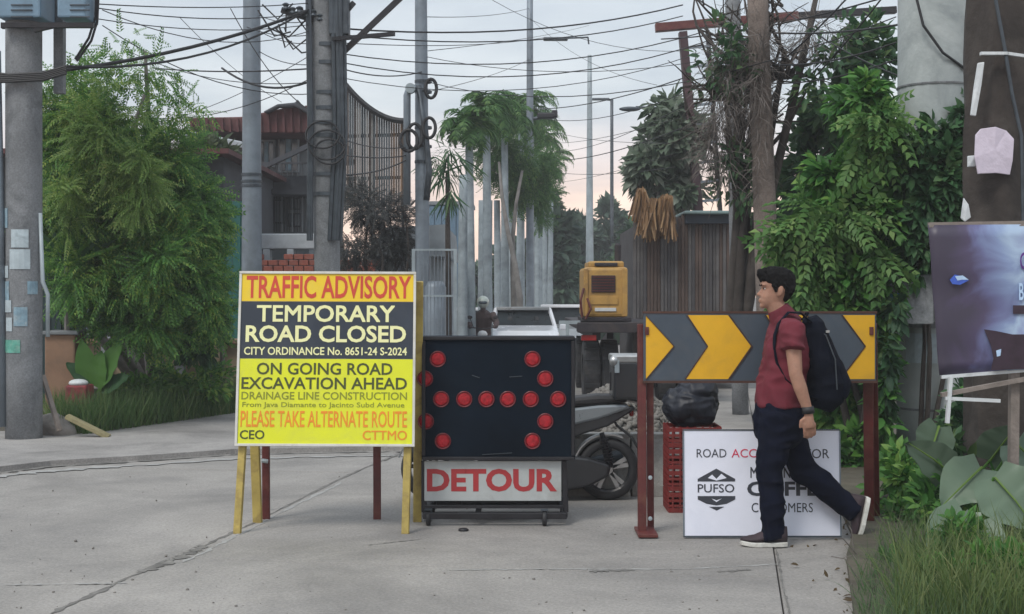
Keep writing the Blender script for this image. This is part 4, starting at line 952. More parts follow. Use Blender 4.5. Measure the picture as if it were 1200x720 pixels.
lettering('BREW', W(1193, 0, YB).x, W(1222, 0, YB).x, W(0, 352, YB).z, W(0, 332, YB).z, Matrix.Translation((0, YB-.017, 0)), sky_, bn, .02)
frm = mat('aged_wood', (.22, .19, .17), .85, var=.3, scale=6, bump=.5)
q = MB(); q.bar(W(1088, 264, YB+.02), W(1330, 260, YB+.02), .03, .03); q.build('frame_rail', frm, bn)
q = MB(); q.bar(W(1103, 463, YB+.0), W(1330, 420, YB+.0), .035, .025); q.build('frame_rail', frm, bn)
q = MB(); q.bar(W(1103, 442, YB+.01), W(1330, 424, YB+.03), .022, .02); q.build('frame_rail', whp, bn)
for x0_, y0_, x1_, y1_, w_ in ((1114, 442, 1110, 496, .028), (1108, 467, 1172, 470, .016)):
    q = MB(); q.bar(W(x0_, y0_, YB-.02), W(x1_, y1_, YB-.02), w_, .02); q.build('support', whp, bn)
for px in (1190, 1320):
    q = MB(); q.bar(W(px, 262, YB+.05), Vector((W(px, 0, YB).x, YB+.05, 0)), .05, .05); q.build('post', frm, bn)
# small weathered box and blue plate half hidden in the creepers
t = thing('meter_box', W(1062, 385, 11.5), 'weathered grey meter box with a blue strip, half hidden in creepers', 'meter box')
q = MB(); a, b = W(1036, 380, 11.5), W(1090, 322, 11.5); q.box(((a.x+b.x)/2, 11.5, (a.z+b.z)/2), (b.x-a.x, .2, b.z-a.z)); q.build('case', polec, t, bevel=.01)
q = MB(); a, b = W(1034, 354, 11.38), W(1058, 344, 11.38); q.box(((a.x+b.x)/2, 11.38, (a.z+b.z)/2), (b.x-a.x, .02, b.z-a.z)); q.build('plate', mat('faded_blue', (.06, .22, .38), .6, var=.2), t)

# ================================================================== BACKGROUND BUILDINGS, LEFT
roofm = mat('rusty_maroon_roof', (.085, .028, .030), .8, var=.35, scale=3, dirt=(.14, .08, .07), dscale=2)
hwall = mat('house_wall_grey', (.20, .22, .235), .85, var=.2, scale=1.5, dirt=(.11, .12, .13), dscale=1)
darkw = mat('dark_timber', (.05, .055, .065), .8, var=.3, scale=3)
hwht = mat('house_pale_trim', (.36, .40, .43), .7, var=.15, scale=3, dirt=(.22, .24, .26), dscale=3)
glass = mat('window_glass', (.05, .07, .09), .12, var=.2, scale=2, spec=.8)
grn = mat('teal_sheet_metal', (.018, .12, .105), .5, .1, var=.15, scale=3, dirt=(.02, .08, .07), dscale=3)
brick = mat('red_hollow_block', (.26, .075, .05), .85, var=.3, scale=8, dirt=(.15, .08, .07), dscale=6)
YH = 30
def bx(t, nm, x0, y0, x1, y1, Y, d, m, bev=0, parent=None):
    a, b = W(x0, y1, Y), W(x1, y0, Y); q = MB(); q.box(((a.x+b.x)/2, Y+d/2, (a.z+b.z)/2), (b.x-a.x, d, b.z-a.z)); return q.build(nm, m, parent or t, bevel=bev)
t = thing('house', W(300, 430, YH), 'two storey house with rusty maroon roof behind the steel pole', 'house')
bx(t, 'wall', 232, 172, 362, 436, YH, 6, hwall)
bx(t, 'upper_floor_band', 228, 206, 368, 222, YH-.5, .49, darkw); bx(t, 'balcony_slab', 224, 222, 372, 228, YH-1.2, 1.19, darkw)
def roofpoly(nm, pts, m, Y0, Y1):
    q = MB(); n_ = len(pts); q.prism([(W(x, 0, Y0).x, W(0, y, Y0).z) for x, y in pts], (Y0, Y1)); return q.build(nm, m, t, bevel=.03)
roofpoly('roof', [(222, 152), (222, 138), (282, 137), (318, 130), (350, 122), (364, 130), (368, 148), (368, 156), (300, 156)], roofm, YH-1.3, YH+6)
roofpoly('ridge_cap', [(308, 131), (325, 122), (346, 120), (348, 116), (352, 121), (366, 132), (364, 136), (346, 125), (326, 126), (312, 133)], darkw, YH-1.5, YH-1.31)
roofpoly('lower_roof', [(214, 158), (226, 154), (284, 166), (284, 174), (226, 162), (214, 170)], hwht, YH-1.8, YH-1.31)
for k in range(16):
    x_ = 224+9*k; q = MB(); y_t = 138 if x_ < 285 else 138-(x_-285)*.20
    q.bar(W(x_, y_t+1, YH-1.32), W(x_+1, 155, YH-1.32), .07, .05); q.build('roof_rib', roofm, t)
bx(t, 'window', 300, 166, 316, 190, YH-.06, .05, glass); 
for (x0_, x1_, y0_, y1_) in ((302, 322, 164, 196), (326, 350, 160, 202), (240, 262, 176, 200), (266, 280, 176, 202)):
    w_ = bx(t, 'window', x0_, y0_, x1_, y1_, YH-.12, .1, hwht); 
    n_ = 3
    for k in range(n_):
        ww = (x1_-x0_-3)/n_; bx(t, 'pane', x0_+1.5+ww*k+.6, y0_+2, x0_+1.5+ww*(k+1)-.6, y1_-2, YH-.16, .03, glass if k != 1 else papb, parent=w_)
for (x0_, x1_, y0_, y1_) in ((312, 332, 234, 262), (338, 352, 232, 246), (338, 352, 250, 266), (238, 256, 236, 262), (262, 278, 236, 262)):
    w_ = bx(t, 'window', x0_, y0_, x1_, y1_, YH-.12, .1, darkw)
    bx(t, 'pane', x0_+1.5, y0_+1.5, (x0_+x1_)/2-.5, y1_-1.5, YH-.16, .03, glass, parent=w_); bx(t, 'pane', (x0_+x1_)/2+.5, y0_+1.5, x1_-1.5, y1_-1.5, YH-.16, .03, hwall, parent=w_)
for k in range(24): bx(t, 'baluster', 226+6.1*k, 192, 227+6.1*k, 206, YH-1.18, .04, darkw)
bx(t, 'handrail', 225, 190, 371, 192.2, YH-1.2, .06, darkw)
for k in range(20): bx(t, 'grille_bar', 306+3*k, 230, 306.7+3*k, 272, YH-.5, .03, hwht if k % 4 == 0 else darkw)
q = MB(); q.bar(W(300, 200, YH-1.6), W(362, 171, YH-1.6), .14, .1); q.build('awning_arm', darkw, t)
# pale parapet in front with red blocks
t = thing('parapet_wall', W(340, 440, 25), 'pale concrete parapet and railing in front of the house', 'wall')
bx(t, 'coping', 296, 274, 380, 292, 25, .3, hwht, .02); 
for x_ in (312, 340, 372): bx(t, 'pillar', x_-4, 292.1, x_+4, 440, 25, .28, hwht, .01)
bx(t, 'panel_wall', 296, 318, 440, 440, 25.3, .15, hwall)
t = thing('block_wall', W(360, 440, 24.5), 'low red block wall just above the top of the advisory sign', 'wall')
bx(t, 'core', 272, 318, 438, 440, 24.6, .15, hwall)
for r_ in range(4):
    for k in range(14):
        x_ = 272+12*k+(6 if r_ % 2 else 0)
        if r_ == 0 and (k in (3, 4) or k > 9): continue
        bx(t, 'block', x_+.5, 298+7*r_, x_+11.4, 304.4+7*r_+.0, 24.5, .2, brick, .01)
t = thing('sheet_fence', W(262, 430, 22), 'dark teal corrugated sheet fence between the left tree and steel pole', 'fence')
for k in range(7):
    x_ = 236+9.2*k; bx(t, 'sheet_panel', x_, 236+(0 if k > 2 else 10-3*k), x_+8.8, 432, 22+(k % 2)*.03, .03, grn)
t = thing('shed_roof', W(248, 262, 23), 'small white corner of a shed roof beside the teal sheet fence', 'roof')
q = MB(); q.prism([(W(x, 0, 21.8).x, W(0, y, 21.8).z) for x, y in ((228, 244), (264, 238), (258, 252), (240, 258))], (21.7, 21.8)); q.build('sheet', hwht, t)

# tall curved slatted screen
t = thing('slatted_screen', W(440, 440, 26), 'tall brown slatted screen with curved top behind the concrete pole', 'screen')
scm = [mat('slat_brown', (.10, .082, .072), .85, var=.3, scale=4), mat('slat_grey', (.075, .09, .10), .85, var=.3, scale=4), mat('slat_tan', (.19, .125, .08), .85, var=.25, scale=4), mat('slat_pale', (.19, .19, .185), .85, var=.2, scale=4)]
def topc(x):
    u_ = (x-388)/(474-388); return 76+66*(1-(1-u_)**2.0)
for k in range(30):
    x_ = 392+2.85*k; m_ = scm[random.choice([0, 0, 1, 1, 2 if k > 12 else 1, 3])]
    bx(t, 'slat', x_, topc(x_)+random.uniform(0, 1.5), x_+2.3, 245+random.uniform(-4, 4), 26+random.uniform(-.03, .03), .05, m_)
q = MB(); q.tube([W(x_, topc(x_), 25.9) for x_ in range(390, 478, 6)], .06, 6); q.build('top_rope', black, t)
for y_ in (160, 210): q = MB(); q.bar(W(405 if y_ == 160 else 394, y_, 26.1), W(476, y_-2, 26.1), .07, .06); q.build('rail', darkw, t)
for x_ in (398, 436, 472): bx(t, 'post', x_-1.5, topc(x_), x_+1.5, 440, 26.15, .12, darkw)
# grey roof/wall under it
t = thing('building', W(480, 440, 28), 'pale grey low building behind the steel pole right of the sign', 'building')
bx(t, 'wall', 425, 300, 520, 440, 28, 5, hwht); q = MB(); q.prism([(W(x, 0, 27).x, W(0, y, 27).z) for x, y in ((428, 300), (448, 266), (520, 262), (524, 300))], (27.4, 33)); q.build('roof', mat('grey_roof', (.25, .28, .30), .7, var=.2, scale=3), t)
bluew = mat('blue_wall', (.10, .17, .24), .7, var=.15, scale=1, dirt=(.07, .12, .17), dscale=1)
t = thing('building', W(540, 440, 48), 'blue grey wall far behind the palm trunks', 'building'); bx(t, 'wall', 500, 240, 552, 420, 48, 3, bluew); bx(t, 'coping', 498, 236, 554, 240, 47.9, 3.2, hwall)
for k_ in range(6): bx(t, 'sheet_panel', 501+8.5*k_, 242, 508.6+8.5*k_, 418, 47.93, .05, bluew)
# framed wire gate by the steel pole
t = thing('gate', W(500, 435, 21), 'light steel framed mesh gate right of the advisory sign top', 'gate')
for y_ in (293, 347, 400, 432): q = MB(); q.bar(W(484, y_, 21), W(534, y_, 21), .035, .03); q.build('rail', galv_l, t)
for x_ in (484.5, 533.5): q = MB(); q.bar(W(x_, 292, 21), W(x_, 437, 21), .05, .04); q.build('stile', galv_l, t)
for k in range(11): q = MB(); q.bar(W(488+4.2*k, 294, 21.02), W(488+4.2*k, 434, 21.02), .011, .011); q.build('mesh_bar', galv, t)
# left terracotta pillar and tan wall, dark sheets
terra = mat('terracotta_render', (.25, .155, .10), .9, var=.2, scale=2, bump=.3, dirt=(.12, .09, .07), dscale=3)
tanw = mat('tan_wall', (.30, .235, .155), .9, var=.2, scale=2, dirt=(.14, .12, .09), dscale=2)
t = thing('gate_pillar', W(70, 500, 15.6), 'terracotta rendered pillar right of the thick left pole', 'pillar')
bx(t, 'column', 52, 392, 88, 506, 15.6, .38, terra, .02); bx(t, 'cap', 49, 388, 91, 392.5, 15.55, .48, hwall, .01)
t = thing('boundary_wall', W(180, 480, 19), 'tan boundary wall behind the grass verge under the left tree', 'wall')
for k in range(5):
    bx(t, 'wall_panel', 78+44*k+.3, 402, 78+44*(k+1)-.3, 480, 19.05, .18, tanw, .01)
    bx(t, 'pier', 74+44*k, 396, 84+44*k, 480, 18.95, .09, hwall if k % 2 else tanw, .01)
bx(t, 'coping', 76, 398, 300, 403, 18.93, .4, terra, .01)
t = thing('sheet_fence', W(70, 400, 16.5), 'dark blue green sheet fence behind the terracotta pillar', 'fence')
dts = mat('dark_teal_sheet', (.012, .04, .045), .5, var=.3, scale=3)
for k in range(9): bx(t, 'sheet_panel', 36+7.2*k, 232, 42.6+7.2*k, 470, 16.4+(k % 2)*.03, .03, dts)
t = thing('house', W(160, 470, 24), 'dark house with a pale louvred window behind the left tree', 'house')
bx(t, 'wall', -120, 180, 262, 470, 24, 5, darkw); w_ = bx(t, 'window', 98, 352, 118, 392, 23.9, .09, hwht)
for k in range(5): bx(t, 'louvre', 100, 355+7*k, 116, 359+7*k, 23.86, .03, papb, parent=w_)
bx(t, 'porch_wall', 126, 350, 146, 398, 23.5, .3, hwall)
bx(t, 'roof', -130, 174, 268, 180, 23.4, 6, roofm)
bl_ = mat('rock', (.17, .155, .14), .9, var=.3, scale=6, bump=.8, bscale=20)
def rock(px, py, r_, label, m, rot=0):
    p = G(px, py); q = MB(); q.ell(p+Vector((0, 0, r_[2]*.7)), r_, 14, 8, Matrix.Rotation(rot, 3, 'Y')); me = remeshed(q, .03, 1, .03, 7); o = from_mesh(me, 'rock', m, None); rebase(o, p); return tag(o, label, 'rock')
rock(66, 514, (.22, .2, .14), 'pale boulder at the foot of the terracotta pillar', mat('pale_rock', (.24, .22, .20), .9, var=.3, scale=6, bump=.8), .5)
rock(82, 508, (.14, .16, .1), 'smaller brown rock right of the pale boulder', bl_, -.3)
wd = mat('yellowed_wood', (.27, .24, .13), .85, var=.3, scale=8, bump=.5)
q = MB(); q.bar(W(78, 488, 14.2), G(128, 517)+Vector((0, 0, .04)), .14, .05); o = q.build('plank', wd, None, bevel=.01); rebase(o, G(128, 517)); tag(o, 'yellowish plank leaning from the rocks onto the pavement', 'plank')
q = MB(); q.bar(W(50, 440, 14.35), W(70, 505, 14.2), .05, .03); o = q.build('stick', frm); rebase(o, W(70, 505, 14.2)); tag(o, 'thin broken stick standing between the left pole and boulder', 'stick')
t = thing('stall_basket', W(88, 475, 15.3), 'red basket with white bag beside the terracotta pillar', 'basket')
bx(t, 'basket', 76, 452, 101, 476, 15.2, .3, mat('red_basket', (.22, .03, .04), .7, var=.4, scale=14, dirt=(.06, .02, .02), dscale=12), .02); q = MB(); q.ell(W(92, 449, 15.3), (.11, .1, .045), 12, 8); q.build('bag', whp, t, smooth=1)
bx(t, 'stand', 78, 476.5, 99, 500, 15.25, .2, darkw)

# ================================================================== RIGHT BACKGROUND: dark slatted shack
t = thing('timber_shack', W(812, 445, 24), 'shack of dark weathered vertical boards behind the chevron barricade', 'shack')
bd = [mat('board_dark', (.065, .062, .065), .9, var=.3, scale=4, bump=.4), mat('board_grey', (.10, .095, .095), .9, var=.3, scale=4, bump=.4), mat('board_brown', (.085, .06, .05), .9, var=.3, scale=4, bump=.4)]
for k in range(34):
    x_ = 742+4.05*k; top = 262+random.uniform(-1.5, 1.5) if x_ > 800 else 254+random.uniform(-4, 4)
    bx(t, 'board', x_, top, x_+3.5, 437, 24+random.uniform(-.03, .03), .05, random.choice(bd))
bx(t, 'back_wall', 742, 266, 880, 437, 24.12, 3, bd[0]); bx(t, 'roof_edge', 802, 247, 873, 251, 23.7, 3.2, mat('teal_gutter', (.15, .22, .22), .6, var=.2, scale=4), .02); bx(t, 'fascia', 804, 251.3, 871, 262, 23.85, 3.0, mat('dark_blue_fascia', (.03, .045, .065), .7, var=.3))
q = MB(); q.bar(W(874.5, 282, 23.9), W(877, 340, 23.9), .05, .04); q.build('white_pipe', whp, t)
q = MB(); q.bar(W(877, 342, 23.9), W(878, 372, 23.9), .045, .04); q.build('red_pipe', maroon, t)
# ochre dry thatch hanging at the shack corner
strw = leafmat('dry_thatch', (.09, .05, .025), (.26, .15, .07), (.40, .27, .15), .15)
t = thing('thatch_bundle', W(770, 262, 23.5), 'ochre bundle of dry palm thatch above the left corner of the shack', 'thatch')
n = 900; P_, O_ = blob_points([(770, 238, 24, 13, 23.6, .35), (752, 232, 8, 12, 23.6, .2)], n, 9); n = len(P_)
STRIP = ([(0,.035,0),(0,-.035,0),(.5,-.045,.03),(.5,.045,.03),(1,.02,-.04),(1,-.02,-.04)], [(0,1,2,3),(3,2,5,4)])
inst_mesh('thatch', STRIP[0], STRIP[1], P_, rot_arrays(n, None, 2.6, .35), (.28+.3*rng.random(n)), strw, t)

# ================================================================== TRUCK WITH YELLOW MACHINE
YV = 20.0; zg = gz(YV)
t = thing('flatbed_trailer', W(745, 0, YV)*1, 'dark flatbed trailer with dual tyres behind the scooter', 'trailer'); t.location.z = zg
dk = mat('chassis_dark', (.03, .026, .032), .6, .2, var=.3, scale=4, dirt=(.08, .06, .05), dscale=3)
def tx(px): return W(px, 0, YV).x
q = MB(); q.box(((tx(678)+tx(842))/2, YV+2.6, W(0, 383, YV).z), (tx(842)-tx(678), 5.2, .10)); q.build('deck', dk, t, bevel=.01)
q = MB(); q.box(((tx(678)+tx(842))/2, YV-.03, W(0, 384, YV).z), (tx(842)-tx(678)+.04, .05, .15)); q.build('rear_beam', dk, t, bevel=.01)
for px in (700, 786): q = MB(); q.box((tx(px), YV+2.7, W(0, 393, YV).z), (.12, 5, .16)); q.build('chassis_rail', dk, t)
truckt = mat('tyre_dark', (.028, .03, .034), .85, var=.3, scale=9, bump=.4, bscale=30, dirt=(.08, .075, .07), dscale=8)
def tyre(x, y, r_=.46, w_=.25):
    zc_ = gz(y)+r_; q = MB(); q.lathe([(r_*.55, -w_/2), (r_*.93, -w_/2), (r_, -w_*.36), (r_, w_*.36), (r_*.93, w_/2), (r_*.55, w_/2)], (x, y, zc_), 'X', 28); o = q.build('tyre', truckt, t, smooth=0)
    q = MB(); q.lathe([(.001, -w_*.3), (r_*.54, -w_*.42), (r_*.54, w_*.42), (.001, w_*.3)], (x, y, zc_), 'X', 20); q.build('rim', dk, o)
    for k in range(14):
        a = 2*math.pi*k/14; q = MB(); q.box((x, y+(r_+.002)*math.cos(a), zc_+(r_+.002)*math.sin(a)), (w_*.9, .06, .02), Matrix.Rotation(a-math.pi/2, 3, 'X')); q.build('tread_block', truckt, o)
for x in (696, 718, 786, 808): tyre(tx(x), YV+.8)
for x in (702, 800): tyre(tx(x), YV+4.6)
q = MB(); q.box((tx(752), YV+.8, zg+.5), (1.5, .12, .12)); q.build('axle', dk, t)
for x in (690, 800): q = MB(); q.box((tx(x), YV+.02, W(0, 396, YV).z), (.22, .05, .08)); q.build('tail_light', tail, t)
q = MB(); q.bar((tx(745), YV+5.2, zg+.85), (tx(745), YV+7.2, zg+.6), .12, .12); q.build('drawbar', dk, t)
q = MB(); q.bar(W(665, 380, YV), W(665, 420, YV), .05, .05); q.bar(W(655, 378, YV), W(680, 378, YV), .05, .05); q.build('ladder', galv_l, t)
ylm = mat('machine_yellow', (.46, .27, .07), .5, var=.15, scale=3, dirt=(.20, .11, .05), dscale=3, damt=.7)
YX = YV+.35
t = thing('compressor', W(710, 376, YX), 'yellow machine housing with dark grille on the flatbed deck', 'machine')
def px_(x): return W(x, 0, YX).x
def pz_(y): return W(0, y, YX).z
def bb(nm, x0, y0, x1, y1, ya, yb, m, bev=.02): q = MB(); q.box(((px_(x0)+px_(x1))/2, YX+(ya+yb)/2, (pz_(y0)+pz_(y1))/2), (px_(x1)-px_(x0), yb-ya, pz_(y0)-pz_(y1))); return q.build(nm, m, t, bevel=bev)
bb('housing', 684, 313, 736, 372, 0, 1.3, ylm, .05); bb('hood', 690, 306, 732, 314, .1, 1.2, ylm, .03); bb('skid', 682, 372, 740, 377, -.03, 1.3, dk, .01)
g_ = bb('grille', 693, 323, 721, 343, -.02, -.001, dk, .004)
for k in range(6):
    q = MB(); q.bar((px_(694), YX-.03, pz_(325+3.2*k)), (px_(720), YX-.03, pz_(325+3.2*k)), .012, .014); q.build('grille_slat', maroon, g_)
bb('corner_post', 684, 315, 689, 371, -.03, -.001, ylm, .008); bb('corner_post', 729, 315, 735, 371, -.03, -.001, ylm, .008); bb('panel', 692, 348, 724, 357, -.018, -.001, ylm, .004); bb('plate', 697, 361, 722, 365, -.02, -.001, whp, .003)
bb('vent_cap', 697, 308, 724, 312, .02, .09, dk, .01)
q = MB(); q.tube([(px_(682), YX-.05, pz_(372)), (px_(680), YX-.08, pz_(352)), (px_(684), YX-.05, pz_(338))], .02, 6); q.tube([(px_(686), YX-.06, pz_(374)), (px_(692), YX-.1, pz_(362)), (px_(688), YX-.05, pz_(350))], .02, 6); q.build('hose', maroon, t)
q = MB(); q.lathe([(.05, 0), (.05, .25), (.03, .28)], (px_(727), YX+.5, pz_(306)), 'Z', 10); q.build('exhaust_stack', dk, t)

# ================================================================== CARS
carw = mat('car_white', (.82, .84, .88), .25, var=.04, coat=.6); cars = mat('car_silver', (.34, .36, .37), .3, .4, var=.05, coat=.6); wind = mat('windscreen', (.014, .02, .024), .3, var=.5, scale=3, spec=.25)
headl = mat('headlight', (.6, .62, .64), .1, var=.1, spec=.9)
def make_car(label, m, glassm, tall=0, sil=None):
    t = thing('car', (0, 0, 0), label, 'car', 'cars queued on the closed road')
    # front faces -y ; stations along y: (y, half width, z bottom, z belt)
    st = [(-2.15, .62, .35, .58), (-2.08, .78, .22, .72), (-1.7, .85, .18, .92), (-.95, .87, .17, 1.04), (.3, .88, .17, 1.0), (1.4, .88, .17, .98), (1.95, .84, .2, .94), (2.15, .72, .34, .75)]
    q = MB(); q.rings([[Vector((sx_*w_, y_, z_)) for sx_, z_ in ((-.86, zb), (-1, zb+.12), (-1, zb+(zt-zb)*.6), (-.93, zt-.03), (-.8, zt), (.8, zt), (.93, zt-.03), (1, zb+(zt-zb)*.6), (1, zb+.12), (.86, zb))] for y_, w_, zb, zt in st]); q.build('body', m, t, smooth=0, bevel=.03)
    H = 1.45+tall
    g_ = [(-1.05, .76, .93), (-.35, .64, H-.03), (.9, .64, H-.02), (1.65+.3*bool(tall), .70, .95)]
    q = MB(); q.rings([[Vector((-w_, y_, .92)), Vector((-w_*.99, y_, z_)), Vector((w_*.99, y_, z_)), Vector((w_, y_, .92))] for y_, w_, z_ in g_]); q.build('windows', glassm, t, bevel=.02)
    q = MB(); q.box((0, .3, H), (1.30, 1.6, .09)); q.build('roof', sil or m, t, bevel=.02)
    for s_ in (-1, 1):
        q = MB(); q.tube([(s_*.77, -1.08, .93), (s_*.66, -.36, H-.02), (s_*.65, .9, H-.01), (s_*.71, 1.66, .95)], .05, 6); q.build('pillar', m, t)
        q = MB(); q.ell((s_*.32, -.62, 1.10), (.11, .12, .16), 10, 6); q.build('headrest', truckt, t)
        q = MB(); q.box((s_*.62, -2.07, .66), (.32, .12, .13)); q.build('headlight', headl, t, bevel=.03)
        q = MB(); q.box((s_*.98, -.75, 1.0), (.2, .1, .14)); q.build('mirror', m, t, bevel=.03)
        for y_ in (-1.35, 1.35):
            q = MB(); q.lathe([(.2, -.1), (.31, -.1), (.33, -.06), (.33, .06), (.31, .1), (.2, .1)], (s_*.78, y_, .33), 'X', 22); w_ = q.build('wheel', truckt, t)
            q = MB(); q.lathe([(.001, -.09), (.2, -.08), (.2, .08), (.001, .09)], (s_*.78, y_, .33), 'X', 16); q.build('rim', alu, w_)
    q = MB(); q.box((0, -2.14, .62), (.8, .06, .12)); q.build('grille', dk, t, bevel=.01)
    q = MB(); q.box((0, -2.17, .40), (1.1, .06, .12)); q.build('lower_grille', dk, t, bevel=.01)
    q = MB(); q.box((0, -2.19, .50), (.36, .02, .12)); q.build('number_plate', whp, t)
    for s_ in (-.35, .25): q = MB(); q.bar((s_-.25, -1.07, .95), (s_+.3, -1.0, .99), .02, .012); q.build('wiper', black, t)
    return t
def putcar(c_, px, Y, rz_): 
    x = W(px, 0, Y).x; c_.location = (x, Y, gz(Y)); c_.rotation_euler = (math.atan(-SL), 0, R(rz_))
c1 = make_car('white car with dark windscreen facing us between the palms and truck', carw, wind, 0, cars); putcar(c1, 612, 34, 2)
c2 = make_car('silver van nose partly hidden by the yellow machine', cars, wind, .08, carw); putcar(c2, 662, 38, -4)
c3 = make_car('white car farthest left, just right of the mesh gate', carw, wind, 0); putcar(c3, 546, 39, 4)
# motorcyclist between the cars
t = thing('person', (W(566, 0, 30).x, 30, gz(30)), 'helmeted motorcycle rider waiting left of the white car', 'person')
q = MB(); b0 = Vector((W(566, 0, 30).x, 30, gz(30)))
def bp_(x, y, z): return b0+Vector((x, y, z))
q.tube([bp_(0, .35, .75), bp_(0, .3, 1.0), bp_(0, .18, 1.28), bp_(0, .12, 1.38)], [(.13, .18), (.13, .18), (.14, .23), (.1, .1)], 12)
q.tube([bp_(0, .1, 1.36), bp_(0, .08, 1.48)], .06, 8); q.ell(bp_(0, .06, 1.56), (.09, .11, .12), 12, 8)
for s_ in (-1, 1):
    q.tube([bp_(s_*.2, .15, 1.32), bp_(s_*.3, .0, 1.12), bp_(s_*.28, -.25, 1.05), bp_(s_*.26, -.33, 1.05)], [.085, .07, .055, .05], 8)
    q.tube([bp_(s_*.1, .35, .78), bp_(s_*.22, -.05, .72), bp_(s_*.2, .0, .35), bp_(s_*.2, -.12, .30)], [.09, .07, .05, .045], 8)
    for k in range(4): q.tube([bp_(s_*(.25+.0)+.018*(k-1.5), -.34, 1.06), bp_(s_*.25+.018*(k-1.5), -.39, 1.05), bp_(s_*.25+.018*(k-1.5), -.40, 1.02)], .010, 5)
me = remeshed(q, .016, 2); from_mesh(me, 'body', mat('rider_clothes', (.07, .045, .045), .85, var=.3, scale=6), t)
q = MB(); q.ell(bp_(0, .07, 1.58), (.135, .155, .14), 16, 10); q.build('helmet', mat('helmet_pale', (.42, .48, .44), .3, var=.1, coat=.5), t, smooth=1)
q = MB(); q.ell(bp_(0, -.035, 1.57), (.1, .06, .05), 12, 6); q.build('visor', glass, t, smooth=1)
t2 = thing('motorcycle', tuple(b0), 'small motorcycle ridden by the helmeted rider', 'motorcycle')
for y_ in (-.62, .6):
    q = MB(); q.lathe([(.2, -.05), (.26, -.05), (.29, 0), (.26, .05), (.2, .05)], bp_(0, y_, .29), 'X', 20); w_ = q.build('wheel', truckt, t2)
    q = MB(); q.lathe([(.001, -.03), (.2, -.02), (.2, .02), (.001, .03)], bp_(0, y_, .29), 'X', 14); q.build('rim', alu, w_)
q = MB(); q.tube([bp_(-.06, -.62, .3), bp_(-.06, -.42, .95)], .022, 6); q.tube([bp_(.06, -.62, .3), bp_(.06, -.42, .95)], .022, 6); q.build('fork', alu, t2)
q = MB(); q.tube([bp_(-.33, -.3, 1.04), bp_(0, -.4, 1.0), bp_(.33, -.3, 1.04)], .014, 6); q.build('handlebar', dk, t2)
q = MB(); q.ell(bp_(0, -.5, .88), (.11, .08, .09), 12, 8); q.build('headlight', headl, t2, smooth=1)
q = MB(); q.ell(bp_(0, -.05, .66), (.13, .3, .14), 12, 8); q.build('tank', mat('bike_red', (.28, .03, .03), .3, coat=.5), t2, smooth=1)
q = MB(); q.box(bp_(0, .4, .72), (.24, .6, .08)); q.build('seat', seatm, t2, bevel=.03)
q = MB(); q.box(bp_(0, .0, .42), (.22, .35, .28)); q.build('engine', dk, t2, bevel=.03)
for s_ in (-1, 1):
    q = MB(); q.tube([bp_(s_*.2, -.33, 1.04), bp_(s_*.27, -.35, 1.22)], .008, 5); q.ell(bp_(s_*.28, -.35, 1.25), (.06, .015, .04), 10, 6); q.build('mirror', dk, t2)

# ================================================================== TREES AND PLANTS
barkl = mat('bark_grey', (.20, .19, .18), .95, var=.3, scale=4, bump=.8, bscale=15); barkp = mat('palm_trunk', (.28, .33, .36), .85, var=.35, scale=2.5, bump=.5, bscale=12, dirt=(.18, .21, .22), dscale=2)
gL = leafmat('leaf_mid_green', (.035, .12, .03), (.12, .28, .055), (.30, .40, .08)); gD = leafmat('leaf_dark', (.022, .065, .035), (.055, .135, .055), (.12, .20, .07))
gY = leafmat('leaf_light', (.09, .19, .04), (.19, .31, .07), (.33, .40, .12)); gP = leafmat('leaf_pale_bluish', (.06, .10, .06), (.15, .20, .14), (.34, .38, .32)); gV = leafmat('creeper_leaf', (.022, .095, .022), (.085, .235, .045), (.22, .37, .08))
grs = leafmat('grass_blades', (.03, .065, .018), (.08, .125, .035), (.17, .19, .08)); gF = leafmat('leaf_far', (.035, .07, .055), (.07, .12, .08), (.10, .15, .10), .25)
# --- left feathery tree
t = thing('tree', G(178, 476), 'feathery green tree overhanging the tan wall at left', 'tree')
base = G(178, 476)+Vector((0, 0, -.1)); YL = 16.2
limbs(base, [W(120, 200, YL), W(95, 130, YL), W(170, 110, YL-.3), W(215, 180, YL), W(230, 280, YL), W(150, 300, YL-.5), W(80, 260, YL), W(170, 60, YL)], .11, .02, .10).build('trunk', barkl, t, smooth=1)
foliage('crown', [(80, 120, 36, 34, YL, .6), (125, 165, 62, 46, YL, 1.0), (85, 200, 42, 55, YL, .8), (188, 190, 38, 52, YL, .7), (150, 255, 80, 52, YL, 1.1), (110, 320, 58, 42, YL-.2, .9), (200, 305, 55, 52, YL-.2, .9), (235, 345, 34, 42, YL, .6), (66, 250, 22, 55, YL, .5), (160, 345, 76, 32, YL, .9), (185, 380, 78, 20, YL, .7), (215, 250, 42, 60, YL, .6)],
        10500, .27, SPRIG9, gL, t, 24, .35, .24, .4)
foliage('crown_fringe', [(165, 85, 58, 40, YL-.2, .6), (210, 130, 36, 55, YL-.2, .5), (95, 85, 50, 26, YL, .5), (248, 300, 26, 60, YL, .4), (150, 55, 40, 18, YL, .3)], 330, .26, SPRIG9, gL, t, 14, .2, .28, .8)
foliage('bright_sprays', [(85, 240, 30, 80, YL-.9, .25), (120, 180, 50, 70, YL-1.0, .25), (170, 210, 60, 90, YL-1.0, .2), (110, 120, 50, 40, YL-.7, .2)], 900, .24, SPRIG9, gY, t, 10, .5, .22)
t = thing('tree', G(246, 480), 'thin trunked small tree at the right of the grass verge', 'tree'); limbs(G(246, 480)+Vector((0, 0, -.1)), [W(243, 380, 16.5), W(252, 340, 16.5), W(235, 350, 16.5)], .045, .015, .05).build('trunk', barkl, t, smooth=1)
foliage('crown', [(243, 375, 32, 32, 16.5, .4), (232, 400, 25, 22, 16.5, .3)], 900, .15, LEAF, gD, t, 9, .4)
